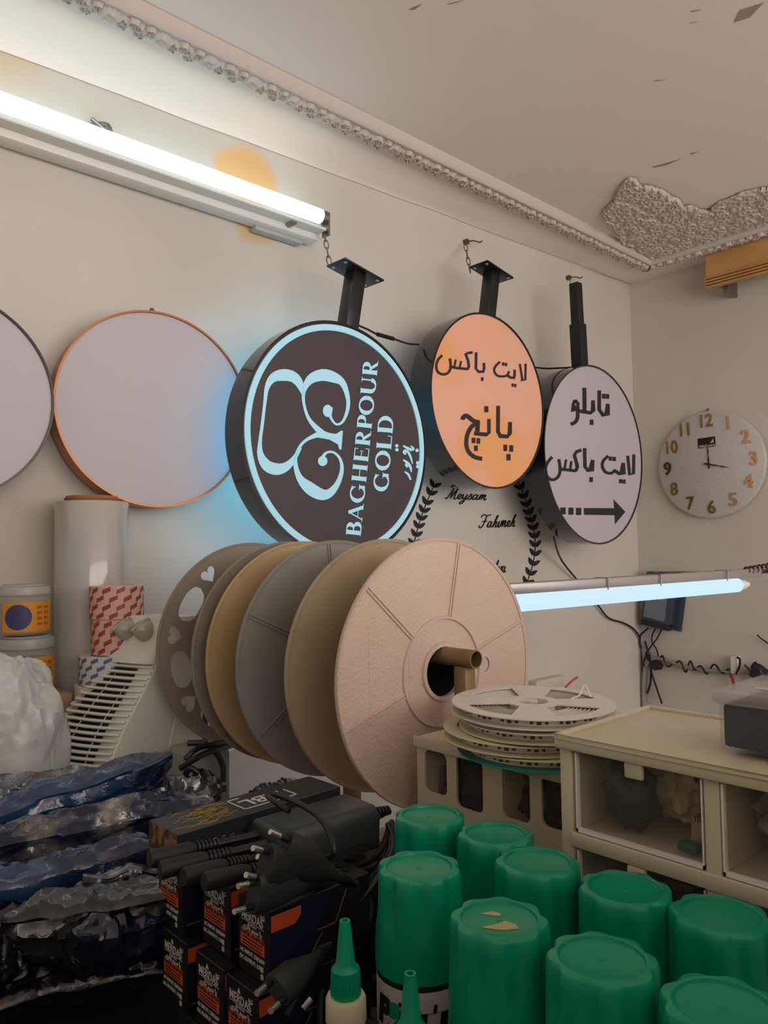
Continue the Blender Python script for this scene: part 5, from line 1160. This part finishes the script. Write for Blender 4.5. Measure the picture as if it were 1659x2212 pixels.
def jar(lab, px, py, D, h, r, fill, lidz=None):
    p = at(px, py, D); z0 = p.z - h; t = thing('plastic_jar', lab, 'jar', (p.x, p.y, z0), group='clear screw-top jars by the left picture edge')
    MB().lathe([(.0001, .0005), (r - .004, .0005), (r, .004), (r, h * .72), (r - .003, h * .76), (r - .003, h * .80)], 56).build('jar_body', glassmat('jar_plastic', clear=.55, rough=.15, haze='b4b0a4'), t)
    MB().lathe([(.0001, .003), (r - .005, .003), (r - .003, .006), (r - .003, h * .6), (.0001, h * .6)], 40).build('contents', fill, t)
    MB().lathe([(.0001, h), (r * .8, h), (r * .82, h - .002), (r * .98, h - .004), (r, h - .006), (r, h * .80), (r - .001, h * .79), (.0001, h * .79)], 56, mod=lambda a, rr, z: 1 + .006 * math.cos(60 * a) * (rr > r * .9)).build('lid', glassmat('lid_plastic', clear=.35, rough=.3, haze='b8bab6'), t)
    base = math.atan2(CAM.y - p.y, CAM.x - p.x) + R(14); R_ = []
    for q in range(21):
        a = base - R(62) + R(124) * q / 20; R_.append([((r + e) * math.cos(a), (r + e) * math.sin(a), z) for z, e in ((h * .08, .0002), (h * .66, .0002), (h * .66, .0008), (h * .08, .0008))])
    MB().loft(R_).build('paper_label', mat('amber_label', 'cf8a1c', .5), t)
    a = base - R(26); n_ = Vector((math.cos(a), math.sin(a), 0)); s_ = Vector((-n_.y, n_.x, 0)); c_ = n_ * (r + .0012) + Vector((0, 0, h * .37)); V = []; q = 28
    def on_cyl(u, v, e):
        aa = a + u / r; return ((r + e) * math.cos(aa), (r + e) * math.sin(aa), h * .37 + v)
    m = MB(); V = [on_cyl(0, 0, .0014)] + [on_cyl(h * .25 * f_ * math.cos(2 * math.pi * k / q), h * .25 * f_ * math.sin(2 * math.pi * k / q), .0014) for f_ in (.33, .66, 1) for k in range(q)]
    m.add(V, [(0, 1 + k, 1 + (k + 1) % q) for k in range(q)] + [(1 + q * j + k, 1 + q * j + (k + 1) % q, 1 + q * j + q + (k + 1) % q, 1 + q * j + q + k) for j in (0, 1) for k in range(q)]); m.build('round_emblem', mat('violet_emblem', '3c3264', .5), t, smooth=None)
    m = MB(); aB = a + R(42)
    for k in range(4):
        for j in range(2):
            a2 = aB + R(18 * j - 2); z = h * (.2 + .11 * k); rr = r + .0009
            m.loft([[((rr + e) * math.cos(a2 + R(12) * s__), (rr + e) * math.sin(a2 + R(12) * s__), z + dz) for dz, e in ((0, 0), (h * .05, 0), (h * .05, .0004), (0, .0004))] for s__ in (0, 1)])
    m.build('label_print', mat('rust_print', 'a65a1c', .5), t, smooth=None)
    return p
q = jar('upper clear jar with amber label, on top of the green-filled jar', 52, 1262, 1.33, .086, .0425, mat('pale_fill', '9a8a70', .7))
q2 = at(58, 1372, 1.325); jar('lower clear jar with green contents and amber label, under the other jar', 58, 1372, 1.325, .10, .0445, mat('green_fill', '2e5a28', .7, col2='6a7a4a', nscale=60))
tag(MB().box((q2.x - .06, q2.y - .05, ZT + .0005), (q2.x + .06, q2.y + .07, q2.z - .1005)).build('jar_carton', mat('kraft_card', 'a58a66', .7), bev=.002), 'plain brown carton carrying the two jars behind the white bag', 'box')

# grey power strip with cords behind the heater, under the spools
t = thing('power_strip', 'grey socket block with black cords behind the fan heater', 'power strip', at(428, 1700, 1.22))
a_ = at(395, 1650, 1.28); b_ = at(470, 1640, 1.18)
MB().box((-.035, -.045, ZT + .0005 - at(428, 1700, 1.22).z), (.035, .045, ZT + .14 - at(428, 1700, 1.22).z)).build('block', mat('grey_green_block', '8f9085', .5), t, bev=.012, seg=3)
for i, pts in enumerate((((405, 1605, 1.14), (450, 1610, 1.15), (480, 1650, 1.15), (478, 1700, 1.14), (455, 1730, 1.14)), ((400, 1640, 1.10), (430, 1615, 1.12), (490, 1600, 1.2), (520, 1560, 1.3)), ((390, 1660, 1.08), (420, 1640, 1.08), (450, 1625, 1.12), (500, 1610, 1.22)), ((395, 1690, 1.07), (410, 1660, 1.07), (440, 1680, 1.07)), ((466, 1690, 1.1), (472, 1720, 1.1), (466, 1745, 1.08)))):
    cord(['black cord making a wide loop right of the grey socket block', 'black cord running from the socket block up behind the spools', 'black cord crossing the socket block top', 'short black plug cord in front of the socket block', 'black cord end hanging down at the block corner'][i], pts, .0045)
tag(MB().box((onY(375, 1400, -.12).x, -.12, ZT + .0005), (onY(450, 1400, -.12).x, -.05, onY(400, 1342, -.15).z)).build('black_case', M['matt_black'], bev=.004), 'black case standing behind the heart-holed spool', 'box')

# ------------------------------------------------------------------ things on the right wall
w1, w2 = onX(1384, 1338, -.045), onX(1444, 1360, -.045); zt_ = onX(1414, 1238, -.045).z
dv = thing('led_driver', 'blue-grey metal driver box on the right wall behind the low lamp', 'power supply', M=frame((0, (w1.y + w2.y) / 2, (w1.z + w2.z) / 2), (0, w2.y - w1.y, (w2.z - w1.z) * .6), (0, 0, 1)))
wd_ = (w2 - w1).length / 2; hd_ = zt_ - (w1.z + w2.z) / 2
md = mat('blue_grey_metal', '4a5666', .4, metal=.4)
MB().box((-wd_, 0, .004), (wd_, hd_, .045)).build('case', md, dv, bev=.002); MB().box((-wd_, -.012, .010), (wd_, .012, .046)).build('terminal_cover', mat('dark_blue_plastic', '1c2434', .5), dv, bev=.002)
MB().box((wd_, -.01, .002), (wd_ + .03, hd_, .007)).build('mounting_flange', md, dv); MB().box((-wd_ + .01, .02, .0452), (wd_ - .02, hd_ * .85, .0456)).build('label', mat('grey_blue_label', '76818e', .5), dv)
MB().tube([(wd_ * .2 + .022 * math.cos(R(a)), hd_ * .62 + .022 * math.sin(R(a)), .047) for a in range(170, 370, 12)], .0014, 6).build('wire_loop', mat('yellowish_wire', 'c8c07a', .4), dv)
def wc(lab, P, r=.0035, m=None, off=-.02, name='wall_cable'): return cable(lab, [onX(x, y, off if len(p_) == 2 else p_[2]) for p_ in P for x, y in [p_[:2]]], r, m, name)
wc('black cable bending out of the driver box bottom to the corner', [(1400, 1357), (1392, 1364), (1384, 1372), (1382, 1385), (1385, 1400)])
wc('black cable crossing down from the driver box to the corner knot', [(1430, 1358), (1420, 1378), (1405, 1398), (1396, 1415), (1390, 1432), (1394, 1442)], .0028)
wc('black cable dropping from the driver box to the cable bundle', [(1416, 1358), (1409, 1372), (1409, 1388), (1418, 1402), (1422, 1418)], .0028)
wc('thick black cable falling from the corner knot to behind the cabinet', [(1393, 1385), (1399, 1405), (1404, 1425), (1406, 1450), (1405, 1475), (1398, 1498)], .0042)
wc('black cable slanting down from the bundle to behind the large cabinet', [(1404, 1430), (1408, 1455), (1418, 1485), (1430, 1520)], .0035)
wc('thin black cable hanging straight in the room corner', [(1384, 1395, -.01), (1387, 1440, -.01), (1388, 1490, -.01), (1387, 1530, -.01)], .002)
cdt = wc('light grey conduit hose rising from the cabinet and turning along the right wall', [(1391, 1530), (1391, 1470), (1396, 1440), (1412, 1424), (1440, 1426), (1480, 1440), (1520, 1447), (1570, 1452), (1600, 1450), (1680, 1458)], .0085, mat('conduit_grey', '9c9a92', .5), -.014, 'conduit')
P = []
for k in range(61):
    f_ = k / 60; x = 1415 + 160 * f_; y = 1428 + 24 * f_ + (9 + 5 * math.sin(k * .31)) * math.sin(k * .62 + 1.2 * math.sin(k * .2)); P.append(onX(x, y, -.026 - .012 * math.cos(k * .62 + 1.2 * math.sin(k * .2))))
tag(MB().tube(P, .0034, 6, 2).build('wall_cable', M['cable']), 'black cable wound in loops around the grey conduit', 'cable')
clutter_blob('cable_knot', 'black knot of taped connectors where the conduit bends', 'connector', tuple(onX(1418, 1436, -.03)), .016, M['cable'], 61, .4, (.7, 1.5, 1), 12)
clutter_blob('cable_knot', 'small black taped joint in the room corner below the driver box', 'connector', tuple(onX(1400, 1416, -.022)), .012, M['cable'], 63, .4, (.6, .8, 1.5), 12)
a_ = onX(1577, 1418, -.04); b_ = onX(1592, 1456, -.04)
sk = MB().box((-.04, b_.y, b_.z), (-.001, a_.y, a_.z)); tag(sk.build('socket_block', M['white'], bev=.003), 'small white socket block on the cable bundle of the right wall', 'socket')
wc('black cable bow behind the white socket block', [(1592, 1420), (1598, 1424), (1597, 1440), (1590, 1456)], .004, off=-.045)
wc('short red cable hanging below the white socket block', [(1576, 1456), (1582, 1466), (1585, 1480), (1586, 1492)], .0055, mat('red_cable', 'a82430', .4), -.03)
clutter_blob('cable_knot', 'dark blue-black bundle of adapters at the right end of the conduit', 'connector', tuple(onX(1638, 1452, -.04)), .026, mat('blue_black', '141a2a', .5), 67, .4, (.8, 1, 1.1), 14)
wc('black cable leaning in from the left to the dark adapter bundle', [(1608, 1436), (1618, 1446), (1630, 1462), (1640, 1490)], .003)
wc('thin cable with frayed end sticking in at the right picture edge', [(1635, 1371), (1645, 1380), (1665, 1394)], .0025)
wc('dark cable run along the right wall above the low lamp', [(1380, 1262), (1395, 1246), (1412, 1237), (1450, 1236), (1490, 1236), (1540, 1237), (1600, 1236)], .0025, mat('grey_brown_cable', '6e665c', .5), -.008)
